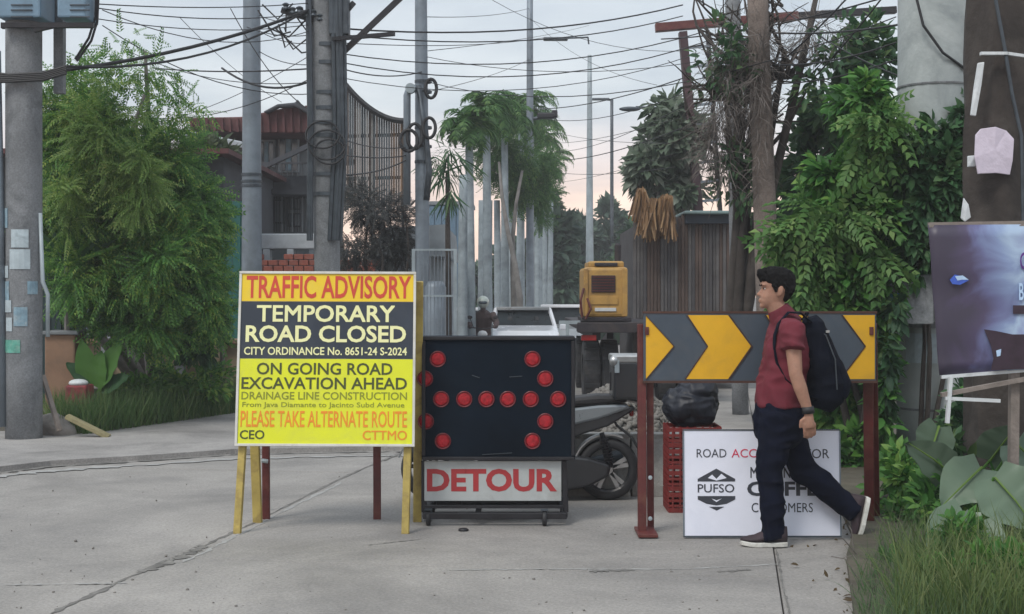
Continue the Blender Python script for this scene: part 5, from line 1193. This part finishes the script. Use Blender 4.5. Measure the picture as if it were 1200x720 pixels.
# yucca/palm-like fan plant behind fence
FR = ([(0,.012,0),(0,-.012,0),(.4,-.035,.04),(.4,.035,.04),(.8,-.02,-.02),(.8,.02,-.02),(1,0,-.1)], [(0,1,2,3),(3,2,4,5),(5,4,6)])
t = thing('fan_plant', W(82, 330, 15.9), 'spiky long leaved plant between the terracotta pillar and the tree', 'plant')
for k in range(16):
    a = -1.2+2.4*k/15; d = Vector((math.sin(a), random.uniform(-.4, .1), math.cos(a)*.9)).normalized(); z = d.cross(Vector((0, 1, .2))).normalized(); y = z.cross(d).normalized()
    inst_mesh('leaf', FR[0], FR[1], [tuple(W(78, 310, 15.6))], np.array([[[d.x, z.x, y.x], [d.y, z.y, y.y], [d.z, z.z, y.z]]]), [.62+.15*random.random()], gD if k % 3 else gL, t, kind=None)
q = MB(); q.tube([G(80, 500), W(78, 312, 15.6)], .035, 6); q.build('stem', barkl, t)
# broad banana-like leaves
def bigleaf(base, tip, width, m, parent, curl=.15, name='leaf', heart=False, nrm=None):
    base, tip = Vector(base), Vector(tip); ax_ = tip-base; L_ = ax_.length; ax_.normalize()
    nrm = Vector(nrm if nrm else (0, -.8, .6)); sd_ = ax_.cross(nrm).normalized(); up_ = sd_.cross(ax_).normalized()
    vs, fs = [], []; n_ = 10
    for i in range(n_+1):
        tt = i/n_; w_ = width*(math.sin(math.pi*min(1, tt*.96+.02)**(.62 if heart else .8)))**.75
        if heart and i == 0: w_ = width*.55
        arch = -curl*L_*(tt-.4)**2*1.5
        back_ = -.12*L_ if (heart and i <= 1) else 0
        for j, s_ in enumerate((-1, -.5, 0, .5, 1)):
            vs.append(base+ax_*(L_*tt+(back_*abs(s_)*(1 if i == 0 else .4)))+sd_*w_*s_+up_*(arch+(.16*width*abs(s_))-(.10*width*s_*s_*math.sin(i*2.3))))
    N_ = len(vs); vs += [v-up_*.004 for v in vs]
    for i in range(n_):
        for j in range(4):
            a = i*5+j; fs += [(a, a+1, a+6, a+5), (N_+a, N_+a+5, N_+a+6, N_+a+1)]
    q = MB(); q.add(vs, fs); o = q.build(name, m, parent, smooth=1); return o
t = thing('banana_plant', G(120, 500), 'broad leaved green plant against the tan wall at left', 'plant')
for (a, b, w_) in (((112, 455), (140, 402), .14), ((108, 458), (95, 400), .13), ((112, 452), (78, 425), .10), ((118, 458), (150, 440), .11), ((110, 460), (118, 412), .13)):
    bigleaf(W(*a, 15.6), W(*b, 15.5), w_, gD if w_ < .12 else gL, t)
q = MB(); q.tube([G(113, 500), W(112, 452, 15.6)], .05, 8); q.build('stem', barkl, t)
# --- grass verge left
BL = ([(0,.011,0),(0,-.011,0),(.5,-.009,.06),(.5,.009,.06),(1,0,-.06)], [(0,1,2,3),(3,2,4)])
def grass(name, region, n, size, m, label, broad=.0, up=2.0):
    P_ = []; 
    while len(P_) < n:
        px, py = random.uniform(region[0], region[2]), random.uniform(region[1], region[3])
        if region[4](px, py): P_.append(G(px, py, .04))
    P_ = np.array([tuple(p) for p in P_]); Rm = rot_arrays(n, np.array([[0, 0, up]]), 0, .55)
    o = inst_mesh(name, BL[0], BL[1], P_, Rm, size*(.5+rng.random(n)), m, None); o['label'] = label; o['category'] = 'grass'; return o
grass('verge_grass', (60, 440, 330, 514, lambda x, y: y < 513-(x-110)*.147 and y > 462 or (y > 500 and x < 110 and y < 511)), 24000, .36, leafmat('verge_blades', (.05, .12, .035), (.11, .20, .06), (.21, .26, .10)), 'rough green grass growing on the left verge')
t = thing('shrub', G(215, 487), 'low leafy shrubs growing out of the left grass verge', 'shrub'); foliage('leaves', [(165, 456, 40, 16, 16.6, .4), (235, 448, 45, 20, 17.0, .4), (196, 440, 18, 26, 17.5, .3)], 1900, .09, LEAF, gL, t, 16, -.1)
# --- palms: a row of trunks receding along the road
gPalm = leafmat('palm_leaf', (.03, .095, .028), (.08, .19, .05), (.18, .30, .08), .4)
def palm(px, Y, ytop, fr, label, rad=.10, crown=True, L_=1.9, nf=24, frond_m=None):
    base = Vector((W(px, 0, Y).x, Y, gz(Y)-.1)); top = W(px+random.uniform(-3, 3), ytop, Y)
    t = thing('palm_tree', (base.x, Y, gz(Y)), label, 'palm tree', 'row of palms beside the closed road')
    q = MB(); k = 10; q.tube([base.lerp(top, i/k) for i in range(k+1)], [rad*(1.25-.4*i/k) for i in range(k+1)], 12); q.build('trunk', barkp, t, smooth=1)
    for i in range(8):
        p = base.lerp(top, (i+1)/9.); q = MB(); q.lathe([(rad*(1.24-.4*(i+1)/9), -.012), (rad*(1.275-.4*(i+1)/9), 0), (rad*(1.24-.4*(i+1)/9), .012)], p, 'Z', 12); q.build('leaf_scar', barkp, t)
    if not crown: return t
    q = MB(); q.tube([top, top+Vector((0, 0, .45))], [rad*.9, rad*.5], 10); q.build('crown_shaft', gL, t, smooth=1)
    PLf = ([(0,.5,0),(0,-.5,0),(.5,-.42,-.03),(.5,.42,-.03),(1,0,-.16)], [(0,1,2,3),(3,2,4)])
    for f_ in range(nf):
        a = 2*math.pi*(f_+random.random()*.7)/nf; el = random.choice([1.0, .7, .4, .15, -.1]); Lf = L_*random.uniform(.8, 1.1)
        h = Vector((math.cos(a), math.sin(a), 0)); p = top+Vector((0, 0, .3)); pts = [p.copy()]; ang = el+.25
        for i in range(9):
            p = p+(h*math.cos(ang)+Vector((0, 0, math.sin(ang))))*Lf/9; pts.append(p.copy()); ang -= .16+.04*i
        q = MB(); q.tube(pts, [.018*(1-.08*i) for i in range(10)], 5)
        sdv = Vector((-h.y, h.x, 0))
        for i in range(1, 10):
            for sub in (0, .33, .66):
                b_ = pts[i].lerp(pts[i-1], sub); tg = (pts[i]-pts[i-1]).normalized()
                ll = Lf*.34*math.sin(math.pi*min(.95, (i-sub)/10+.12))
                for s_ in (-1, 1):
                    d = (sdv*s_+tg*.55+Vector((0, 0, random.uniform(-.75, -.1)))).normalized(); w2 = tg*.018
                    m_ = b_+d*ll*.5+Vector((0, 0, .02)); e_ = b_+d*ll+Vector((0, 0, -.10*ll))
                    q.add([b_-w2, b_+w2, m_+w2*1.2, m_-w2*1.2, e_], [(0, 1, 2, 3), (3, 2, 4)])
        q.build('frond', frond_m or gPalm, t)
    return t
palm(541, 26, 205, 1, 'leftmost palm with bare pale trunk left of the mesh gate gap', .09, False)
palm(552, 30, 166, 1, 'palm with tall crown at the left of the palm row', .10, True, 1.05)
palm(572, 32, 146, 1, 'palm second from the left with a full crown', .10, True, 1.2)
palm(592, 36, 158, 1, 'palm third from the left in the row', .10, True, 1.3)
palm(608, 40, 145, 1, 'palm in the middle of the row', .10, True, 1.5)
palm(622, 44, 160, 1, 'palm right of the middle of the row', .10, True, 1.5)
palm(630, 48, 180, 1, 'palm second from the right of the row', .10, True, 1.6)
palm(638, 54, 205, 1, 'palm at the far right end of the row', .10, True, 1.6)
for i, (px, Y) in enumerate(((549, 34), (565, 35), (571, 39), (585, 38), (600, 42), (611, 46), (622, 48), (632, 50), (644, 52))):
    palm(px, Y, 235, 1, 'slim bare palm trunk, '+['leftmost', 'second from left', 'third from left', 'fourth from left', 'middle one', 'fourth from right', 'third from right', 'second from right', 'rightmost'][i]+' of the slim trunks among crowned palms', .10, False)
t = thing('tree', W(600, 420, 36), 'bushy dark green tree mass tangled in the palm crowns', 'tree'); foliage('crown', [(590, 185, 38, 24, 37, .8), (618, 205, 30, 42, 38, .8), (628, 235, 20, 30, 40, .6)], 2200, .40, SPRIG9, gPalm, t, 14, .6)
limbs(Vector((W(600, 0, 36).x, 36, gz(36)-.1)), [W(585, 190, 36), W(612, 200, 36)], .12, .04, .05).build('trunk', barkl, t, smooth=1)
# dark slim tree beside the steel pole with drooping leaves
t = thing('tree', W(524, 430, 24), 'thin dark stemmed drooping plant between steel pole and palms', 'tree'); q = MB(); q.tube([W(526, 430, 24), W(525, 300, 24), W(524, 200, 24)], [.07, .05, .03], 8); q.build('trunk', bark, t)
foliage('crown', [(524, 190, 18, 22, 24, .3), (524, 215, 16, 24, 24, .25)], 160, .45, FR, gD, t, 5, 1.2, .3)
# far tree line right of the palms
def fartree(blobs, px, Y, n, size, m, label, tr=.2):
    t = thing('tree', (W(px, 0, Y).x, Y, gz(Y)), label, 'tree', 'far trees along the closed road')
    foliage('crown', blobs, n, size, LEAF, m, t, 18, .2, .28, .4)
    limbs((W(px, 0, Y).x, Y, gz(Y)-.1), [tuple(W(b[0], b[1], Y)) for b in blobs[:3]], tr, .05, .06).build('trunk', barkl, t, smooth=1); return t
fartree([(700, 280, 42, 45, 72, 3), (672, 300, 30, 40, 70, 2), (725, 300, 26, 40, 71, 2), (690, 330, 50, 35, 70, 3)], 700, 72, 5200, .55, gF, 'rounded dark tree at the end of the road under the lamp poles')
fartree([(655, 290, 22, 40, 56, 2), (650, 330, 28, 45, 56, 2), (640, 250, 14, 28, 58, 1.5)], 655, 57, 3600, .5, gF, 'darker tree between the palm row and the rounded tree')
fartree([(740, 330, 30, 50, 60, 2), (735, 370, 30, 40, 60, 2), (748, 290, 16, 26, 60, 1.5)], 740, 61, 3000, .5, gD, 'dark tree right of the yellow machine')
fartree([(600, 330, 60, 45, 62, 2), (560, 350, 50, 40, 62, 2), (640, 360, 50, 32, 62, 2), (680, 365, 50, 25, 62, 2)], 600, 64, 4600, .5, gF, 'low dense tree belt seen between the palm trunks')
# --- dark tangled shrub under the slatted screen
t = thing('shrub', W(430, 440, 23), 'dark bare tangled shrub above the advisory sign', 'shrub')
foliage('leaves', [(435, 245, 45, 30, 23, .6), (420, 285, 30, 30, 23, .5), (465, 270, 25, 40, 23, .5), (455, 300, 28, 22, 23, .4)], 2000, .2, SPRIG9, leafmat('dry_dark_leaf', (.02, .022, .025), (.05, .055, .055), (.09, .10, .09), .2), t, 16, .3)
limbs(W(440, 438, 23), [W(415, 235, 23), W(440, 220, 23), W(470, 235, 23), W(480, 280, 23), W(402, 280, 23), W(455, 250, 23)], .05, .012, .12).build('stems', bark, t, smooth=1)
t = thing('shrub', W(240, 440, 26), 'olive green bush in front of the house left of the steel pole', 'shrub'); foliage('leaves', [(240, 200, 40, 30, 26, .8), (215, 230, 35, 40, 26, .8), (255, 190, 20, 18, 26, .5)], 2200, .28, LEAF, leafmat('olive_leaf', (.03, .05, .025), (.08, .11, .05), (.13, .16, .07)), t, 12)
limbs(W(235, 440, 26), [W(240, 200, 26), W(220, 230, 26)], .07, .02).build('stems', barkl, t)
# --- pale leaved tree left of the gantry
t = thing('tree', W(790, 440, 28.5), 'pale leaved tree left of the maroon gantry leg', 'tree')
foliage('crown', [(785, 185, 45, 45, 28.5, .9), (780, 135, 24, 26, 28.5, .6), (800, 230, 30, 22, 28.5, .6), (757, 205, 22, 26, 28.5, .6), (790, 160, 35, 35, 28.5, .7)], 3000, .30, LEAF, gP, t, 15, .5, .3)
limbs(W(795, 440, 28.5), [W(785, 190, 28.5), W(780, 135, 28.5), W(752, 200, 28.5), W(812, 200, 28.5)], .08, .02).build('trunk', barkl, t, smooth=1)
q = MB(); q.tube([W(772, 180, 28.5), W(750, 176, 28.5), W(738, 188, 28.5), W(733, 215, 28.5)], [.03, .025, .02, .015], 6); q.build('bare_branch', bark, t)
# --- tangled bare branches and dry vines round the poles
t = thing('tree', W(862, 440, 16.6), 'bare tangled tree of grey twigs around the weathered poles', 'tree')
dry = mat('dry_twig', (.13, .115, .105), .95, var=.3, scale=6)
ends = [W(random.uniform(800, 990), random.uniform(-30, 130), 16.4+random.uniform(-.6, .6)) for _ in range(20)]
limbs(W(862, 440, 16.6), [W(850, 150, 16.4), W(870, 60, 16.4), W(920, 60, 16.4), W(895, -10, 16.4), W(960, -20, 16.4)], .09, .03, .05).build('trunk', bark, t, smooth=1)
mbt = MB()
for s0 in (W(860, 200, 16.5), W(880, 120, 16.5), W(925, 90, 16.5)):
    for e in random.sample(ends, 9):
        m_ = limbs(s0, [e], .035, .01, .14, 5, 7); mbt.add(m_.v, m_.f)
        for _ in range(3):
            a_ = s0.lerp(e, random.uniform(.4, .9)); b_ = a_+Vector((random.uniform(-.5, .5), random.uniform(-.3, .3), random.uniform(-.2, .6))); m2 = limbs(a_, [b_], .014, .004, .15, 4, 4); mbt.add(m2.v, m2.f)
mbt.build('branches', bark, t, kind='stuff')
n = 3200; foliage('dry_vines', [(893, 130, 16, 110, 15.8, .12), (850, 120, 42, 80, 16.2, .4), (840, 180, 30, 50, 16.2, .35), (880, 60, 50, 50, 16.2, .4), (960, 40, 45, 30, 16.2, .4)], n, .32, ([(0,.01,0),(0,-.01,0),(.5,-.008,.12),(.5,.012,.12),(1,0,-.05)], [(0,1,2,3),(3,2,4)]), dry.copy(), t, 18, .9, .35)
foliage('sparse_leaves', [(850, 80, 45, 60, 16.2, .5), (870, 200, 35, 50, 16.2, .4), (985, 60, 40, 40, 16, .5), (950, 110, 25, 35, 16, .4)], 900, .12, LEAF, gD, t, 22, .4, .3)
# --- dark green background hedge right
t = thing('tree', W(960, 440, 17), 'dense dark green tree behind the weathered pole', 'tree')
foliage('crown', [(950, 200, 42, 90, 17.5, .8), (985, 130, 40, 70, 17, .8), (930, 300, 40, 70, 18, .8), (1020, 80, 30, 70, 16, .6), (1130, 60, 16, 80, 14, .4), (890, 240, 22, 60, 19, .4), (1000, 300, 60, 90, 17, .9)], 6500, .17, LEAF, gD, t, 22, .3, .27, .4)
limbs(W(960, 440, 17.3), [W(950, 200, 17.3), W(990, 120, 17.1), W(1020, 60, 16.5)], .1, .03).build('trunk', bark, t, smooth=1)
# --- creeper curtains (nearer, lush)
t = thing('creeper', W(1000, 560, 11.6), 'lush green creeper curtain left of the very thick pole', 'creeper')
foliage('leaves', [(1010, 130, 36, 50, 11.9, .3), (985, 230, 48, 60, 11.9, .4), (1020, 250, 42, 80, 11.8, .4), (965, 310, 44, 48, 12, .35), (1010, 350, 50, 60, 11.7, .4), (960, 370, 34, 50, 12.2, .3), (1036, 470, 11, 110, 11.4, .15), (1005, 460, 40, 70, 12.3, .3), (960, 450, 38, 60, 12.5, .3), (1000, 540, 50, 40, 12, .4), (940, 330, 18, 20, 12.2, .2)],
        13500, .135, LEAF, gV, t, 26, .75, .25, .45, .5)
foliage('hanging_sprays', [(985, 280, 60, 90, 11.5, .2), (1030, 160, 30, 60, 11.5, .2), (955, 330, 30, 40, 11.7, .2)], 520, .30, SPRIG, leafmat('creeper_light', (.05, .14, .035), (.11, .23, .06), (.21, .32, .10)), t, 14, 1.1, .2)
limbs(W(1010, 560, 11.9), [W(1015, 120, 11.95), W(985, 240, 12), W(1040, 300, 11.8), W(960, 330, 12)], .04, .012, .08).build('vine_stems', bark, t, smooth=1)
t = thing('creeper', W(1096, 500, 11.5), 'dark green creeper wrapped round the very thick pole', 'creeper')
foliage('leaves', [(1105, 170, 34, 40, 11.55, .16), (1088, 230, 48, 60, 11.5, .2), (1110, 250, 34, 100, 11.5, .2), (1072, 292, 32, 44, 11.5, .2), (1060, 200, 22, 50, 11.55, .15), (1128, 200, 14, 90, 11.7, .3)], 5600, .12, LEAF, leafmat('creeper_dark_leaf', (.02, .065, .03), (.055, .14, .055), (.12, .22, .09)), t, 22, .8, .25, .5, .5)
limbs(W(1080, 545, 11.6), [W(1100, 150, 11.62), W(1060, 260, 11.62), W(1120, 240, 11.62)], .025, .01, .05).build('vine_stems', bark, t)
foliage('trailing_leaves', [(1040, 420, 8, 60, 11.3, .12), (1048, 360, 12, 24, 11.3, .15)], 260, .12, LEAF, gD, t, 10, .8)
# --- right foreground plants
t = thing('taro_plant', G(1130, 640), 'taro plant with huge grey green leaves at the bottom right', 'plant')
gT = leafmat('taro_leaf', (.09, .155, .10), (.16, .23, .16), None, .2, .38); gT2 = leafmat('taro_leaf_dark', (.05, .09, .06), (.09, .14, .09), None, .2, .4)
lv = [((1150, 548), (1105, 592), .16, 8.3), ((1165, 560), (1212, 618), .20, 8.0), ((1130, 600), (1092, 665), .15, 7.9), ((1120, 560), (1065, 520), .14, 8.6), ((1150, 610), (1140, 690), .15, 7.7), ((1190, 520), (1225, 560), .18, 8.6), ((1100, 500), (1085, 545), .13, 8.9), ((1205, 640), (1250, 690), .18, 7.6), ((1160, 540), (1190, 500), .14, 8.8), ((1240, 560), (1290, 600), .18, 8.2)]
for (a, b, w_, Y) in lv:
    pb = W(*a, Y); ptip = W(*b, Y-.12); lf = bigleaf(pb, ptip, w_, gT if w_ > .145 else gT2, t, .2, 'leaf', True, (random.uniform(-.3, .3), -.9, random.uniform(.3, .8)))
    ax_ = ptip-pb; nn_ = Vector((0, -.012, .004)); q = MB(); q.tube([pb+nn_, pb.lerp(ptip, .5)+nn_*2.2+Vector((0, -.0, .004)), ptip+nn_*.5], [.008, .006, .003], 5)
    q.build('midrib', gY, lf)
    gp = Vector((pb.x*.6+G(1135, 650).x*.4, Y+.1, .02)); q = MB(); q.tube([gp, gp.lerp(pb, .5)+Vector((0, .04, .05)), pb+Vector((0, .0, 0))], [.018, .013, .009], 6); q.build('leaf_stalk', gL, t)
t = thing('weed_clump', G(1090, 620), 'leafy weeds growing under the banner and at the barricade leg', 'plant')
foliage('leaves', [(1060, 560, 42, 40, 9.5, .4), (1100, 590, 40, 50, 8.6, .4), (1056, 606, 24, 20, 8.9, .25), (1160, 640, 60, 50, 8.4, .4), (1120, 650, 40, 50, 7.6, .3), (1200, 540, 60, 60, 9.6, .4), (1075, 560, 24, 26, 10, .3), (1180, 480, 50, 40, 10, .3), (1180, 590, 50, 40, 9, .3)], 6200, .085, LEAF, gV, t, 18, .1, .3)
foliage('dark_leaves', [(1150, 500, 60, 50, 10.4, .3), (1200, 600, 60, 60, 9.4, .3), (1130, 560, 50, 50, 9.6, .3)], 2600, .12, LEAF, gD, t, 18, .1, .3)
def rg(x, y): return x > 985+max(0, (720-y))*.08+(12*math.sin(y*.21))
def lim(py): return 1060-(py-600)*.55 if py < 690 else 1010+(py-690)*.1
def grass2(name, n, size, m, label, xr, yr, up=1.6):
    P_ = []
    while len(P_) < n:
        px, py = random.uniform(*xr), random.uniform(*yr)
        if px > lim(py)+12*math.sin(py*.3): P_.append(G(px, py, .03))
    P_ = np.array([tuple(p) for p in P_]); nb = len(P_)
    tv = [(0,.008,0),(0,-.008,0),(.35,-.008,.03),(.35,.008,.03),(.7,-.006,-.03),(.7,.006,-.03),(1,0,-.22)]; tf = [(0,1,2,3),(3,2,4,5),(5,4,6)]
    o = inst_mesh(name, tv, tf, P_, rot_arrays(nb, np.array([[0, 0, up]]), 0, .6), size*(.5+rng.random(nb)), m, None); o['label'] = label; o['category'] = 'grass'
grass2('roadside_grass', 6500, .15, leafmat('roadside_blades', (.04, .095, .035), (.085, .155, .06), (.18, .23, .11)), 'long arching grass along the right edge of the concrete', (975, 1330), (600, 770))
grass2('roadside_grass', 2200, .27, leafmat('grass_light', (.06, .11, .03), (.12, .17, .05), (.22, .24, .10)), 'tall pale grass tufts at the bottom right corner', (1050, 1300), (668, 760), 2.0)
t = thing('weed_patch', G(1120, 700), 'low broad leaved weeds mixed in the grass at the bottom right corner', 'plant')
foliage('weeds', [(1100, 690, 70, 30, 6.8, .3), (1180, 680, 60, 40, 6.7, .3), (1040, 668, 30, 22, 7.6, .25), (1220, 700, 60, 40, 6.4, .3)], 2600, .062, LEAF, gV, t, 26, -.2, .25)
# few dry stems reaching over the concrete
q = MB()
for k in range(7):
    p = G(random.uniform(1000, 1020), random.uniform(650, 730), .03); e = p+Vector((random.uniform(-.28, .05), random.uniform(-.1, .1), random.uniform(.04, .16)))
    q.tube([p, p.lerp(e, .5)+Vector((0, 0, .05)), e], [.004, .003, .002], 4)
o = q.build('dry_stems', dry, kind='stuff'); o['label'] = 'thin dry stems leaning over the concrete edge'; o['category'] = 'plant'
# leaf litter and grit on the road edge
n = 90; P_ = np.array([tuple(G(random.gauss(1000, 22), random.uniform(600, 720), .012)) for _ in range(n)]); inst_mesh('leaf_litter', LEAF[0], LEAF[1], P_, rot_arrays(n, None, 0, .9), .02+.04*rng.random(n), leafmat('litter', (.06, .04, .02), (.14, .10, .05), (.2, .17, .08)), None)
n = 160; P_ = np.array([tuple(G(random.uniform(-20, 1000), 545+175*random.random()**.8, .003)) for _ in range(n)]); inst_mesh('grit', CUBE[0], CUBE[1], P_, rot_arrays(n), .004+.012*rng.random(n)**3, grav, None)

# ================================================================== OVERHEAD WIRES
WIRES = []
def wire(a, b, sag, r_, label=None, grp='overhead wires between the poles'):
    r_ *= .8; ka, kb, my = a, b, (a[1]+b[1])/2; a, b = W(*a), W(*b); pts = []
    for i in range(13):
        tt = i/12; p = a.lerp(b, tt); p.z -= sag*4*tt*(1-tt); pts.append(p)
    q = MB(); q.tube(pts, r_, 5); o = q.build('overhead_wire', black, None, smooth=1); rebase(o, a)
    tag(o, label or 'x', 'wire', grp)
    if not label: WIRES.append((o, ka, kb, my))
wire((-40, 92, 14), (372, 8, 18), .18, .028, 'thick sagging black cable from the left pole to the cable wrapped pole')
wire((78, 78, 14), (372, 5, 18), .25, .018)
for a, b, s, r_ in (((116, 5, 14), (370, 3, 18), .05, .008), ((116, 10, 14), (370, 14, 18), .1, .008), ((112, 22, 14), (370, 28, 18), .1, .007), ((120, 12, 14), (370, 34, 18), .25, .007),
    ((180, 80, 22), (372, 80, 18), .05, .014), ((150, 135, 22), (372, 88, 18), .25, .008), ((150, 60, 22), (372, 96, 18), .2, .008), ((120, 30, 16), (372, 110, 18), .25, .008), ((200, 140, 25), (372, 60, 18), .1, .007), ((210, 20, 20), (330, 120, 25), .1, .006),
    ((270, 10, 18), (372, 135, 18), .2, .008), ((260, 80, 20), (372, 92, 18), .2, .02),
    ((392, 33, 18), (800, 6, 24), .22, .016), ((392, 40, 18), (800, 19, 24), .25, .012), ((392, 50, 18), (640, 44, 30), .1, .008), ((392, 62, 18), (830, 36, 20), .3, .010), ((392, 72, 18), (830, 48, 20), .35, .010),
    ((392, 78, 18), (496, 84, 22), .1, .012), ((392, 90, 18), (820, 62, 20), .35, .007), ((496, 66, 22), (820, 72, 20), .2, .007), ((496, 95, 22), (1050, 20, 14), .5, .008),
    ((392, 180, 18), (480, 182, 22), .05, .012), ((392, 205, 18), (480, 186, 22), .08, .014), ((392, 160, 18), (480, 172, 22), .08, .01),
    ((620, 128, 38), (800, 92, 24), .15, .014), ((640, 140, 38), (800, 110, 24), .2, .010), ((650, 188, 45), (800, 150, 24), .15, .014), ((650, 168, 45), (790, 140, 24), .1, .008), ((650, 178, 45), (800, 125, 24), .2, .009), ((650, 202, 45), (790, 196, 24), .1, .008), ((650, 155, 45), (790, 168, 24), .1, .007), ((650, 214, 50), (790, 180, 24), .1, .007),
    ((620, 20, 38), (770, 100, 26), .3, .006), ((560, -10, 24), (800, 60, 24), .3, .006),
    ((775, 46, 20), (1060, -10, 14), .1, .012), ((830, 60, 18), (1050, 50, 13), .2, .012), ((840, 30, 18), (1060, 28, 13), .1, .014), ((850, 90, 18), (1050, 70, 13), .15, .010), ((900, -5, 18), (1055, 90, 13), .1, .010), ((860, 110, 18), (1000, -10, 14), .1, .012), ((880, 160, 18), (1040, -10, 14), .1, .012)):
    wire(a, b, s, r_)
for a, b in (((285, 30, 20), (372, 40, 18)), ((303, 18, 20), (372, 22, 18)), ((303, 36, 20), (372, 50, 18)), ((303, 60, 20), (372, 75, 18)), ((500, 20, 22), (620, 10, 38)), ((500, 108, 22), (620, 70, 38)), ((500, 60, 22), (690, 30, 52))):
    wire(a, b, .08, .008)
def spot(p):
    x = p[0]
    for lim_, nm in ((125, 'the thick left pole'), (262, 'above the left tree'), (310, 'the left steel pole'), (400, 'the cable pole'), (505, 'the meter pole'), (560, 'above the mesh gate'), (632, 'the palm lamp'), (660, 'right of palms'), (700, 'the pale lamp'), (812, 'the gantry end'), (870, 'the bare twig tree'), (960, 'the gantry beam')):
        if x < lim_: return nm
    return 'the thick right pole'
grp_ = {}
for w_ in WIRES: grp_.setdefault((spot(w_[1]), spot(w_[2])), []).append(w_)
ORD = ['', 'second ', 'third ', 'fourth ', 'fifth ', 'sixth ', 'seventh ', 'eighth ', 'ninth ', 'tenth ', 'eleventh ', 'twelfth ']
for (sa, sb), ws in grp_.items():
    ws.sort(key=lambda w_: w_[3])
    for i_, w_ in enumerate(ws):
        rank = '' if len(ws) == 1 else (', topmost of them' if i_ == 0 else (', lowest of them' if i_ == len(ws)-1 else ', '+ORD[i_]+'from top'))
        w_[0]['label'] = 'thin black wire from '+sa+' to '+sb+rank
q = MB()
for k in range(9):
    a_, b_ = W(random.uniform(300, 370), random.uniform(0, 40), 18), W(random.uniform(330, 420), random.uniform(0, 60), 18)
    q.tube([a_, a_.lerp(b_, .5)+Vector((0, 0, -.2)), b_], .012, 5)
o = q.build('cable_tangle', black); o['kind'] = 'stuff'; tag(o, 'tangle of short black cables at the head of the concrete pole', 'cable')

# ================================================================== HAZE
q = MB(); q.box((0, 40, 11), (240, 130, 30)); q.v = [(x, y, -3.5 if z < 0 else 26.0) for x, y, z in q.v]
hm = bpy.data.materials.new('haze_air'); hm.use_nodes = True; ht = hm.node_tree; ht.nodes.clear()
ho = N(ht, 'ShaderNodeOutputMaterial'); hv = N(ht, 'ShaderNodeVolumePrincipled'); hv.inputs['Color'].default_value = (.92, .94, .97, 1); hv.inputs['Density'].default_value = .0020
ht.links.new(hv.outputs[0], ho.inputs['Volume'])
q.build('haze', hm, None, kind='stuff')
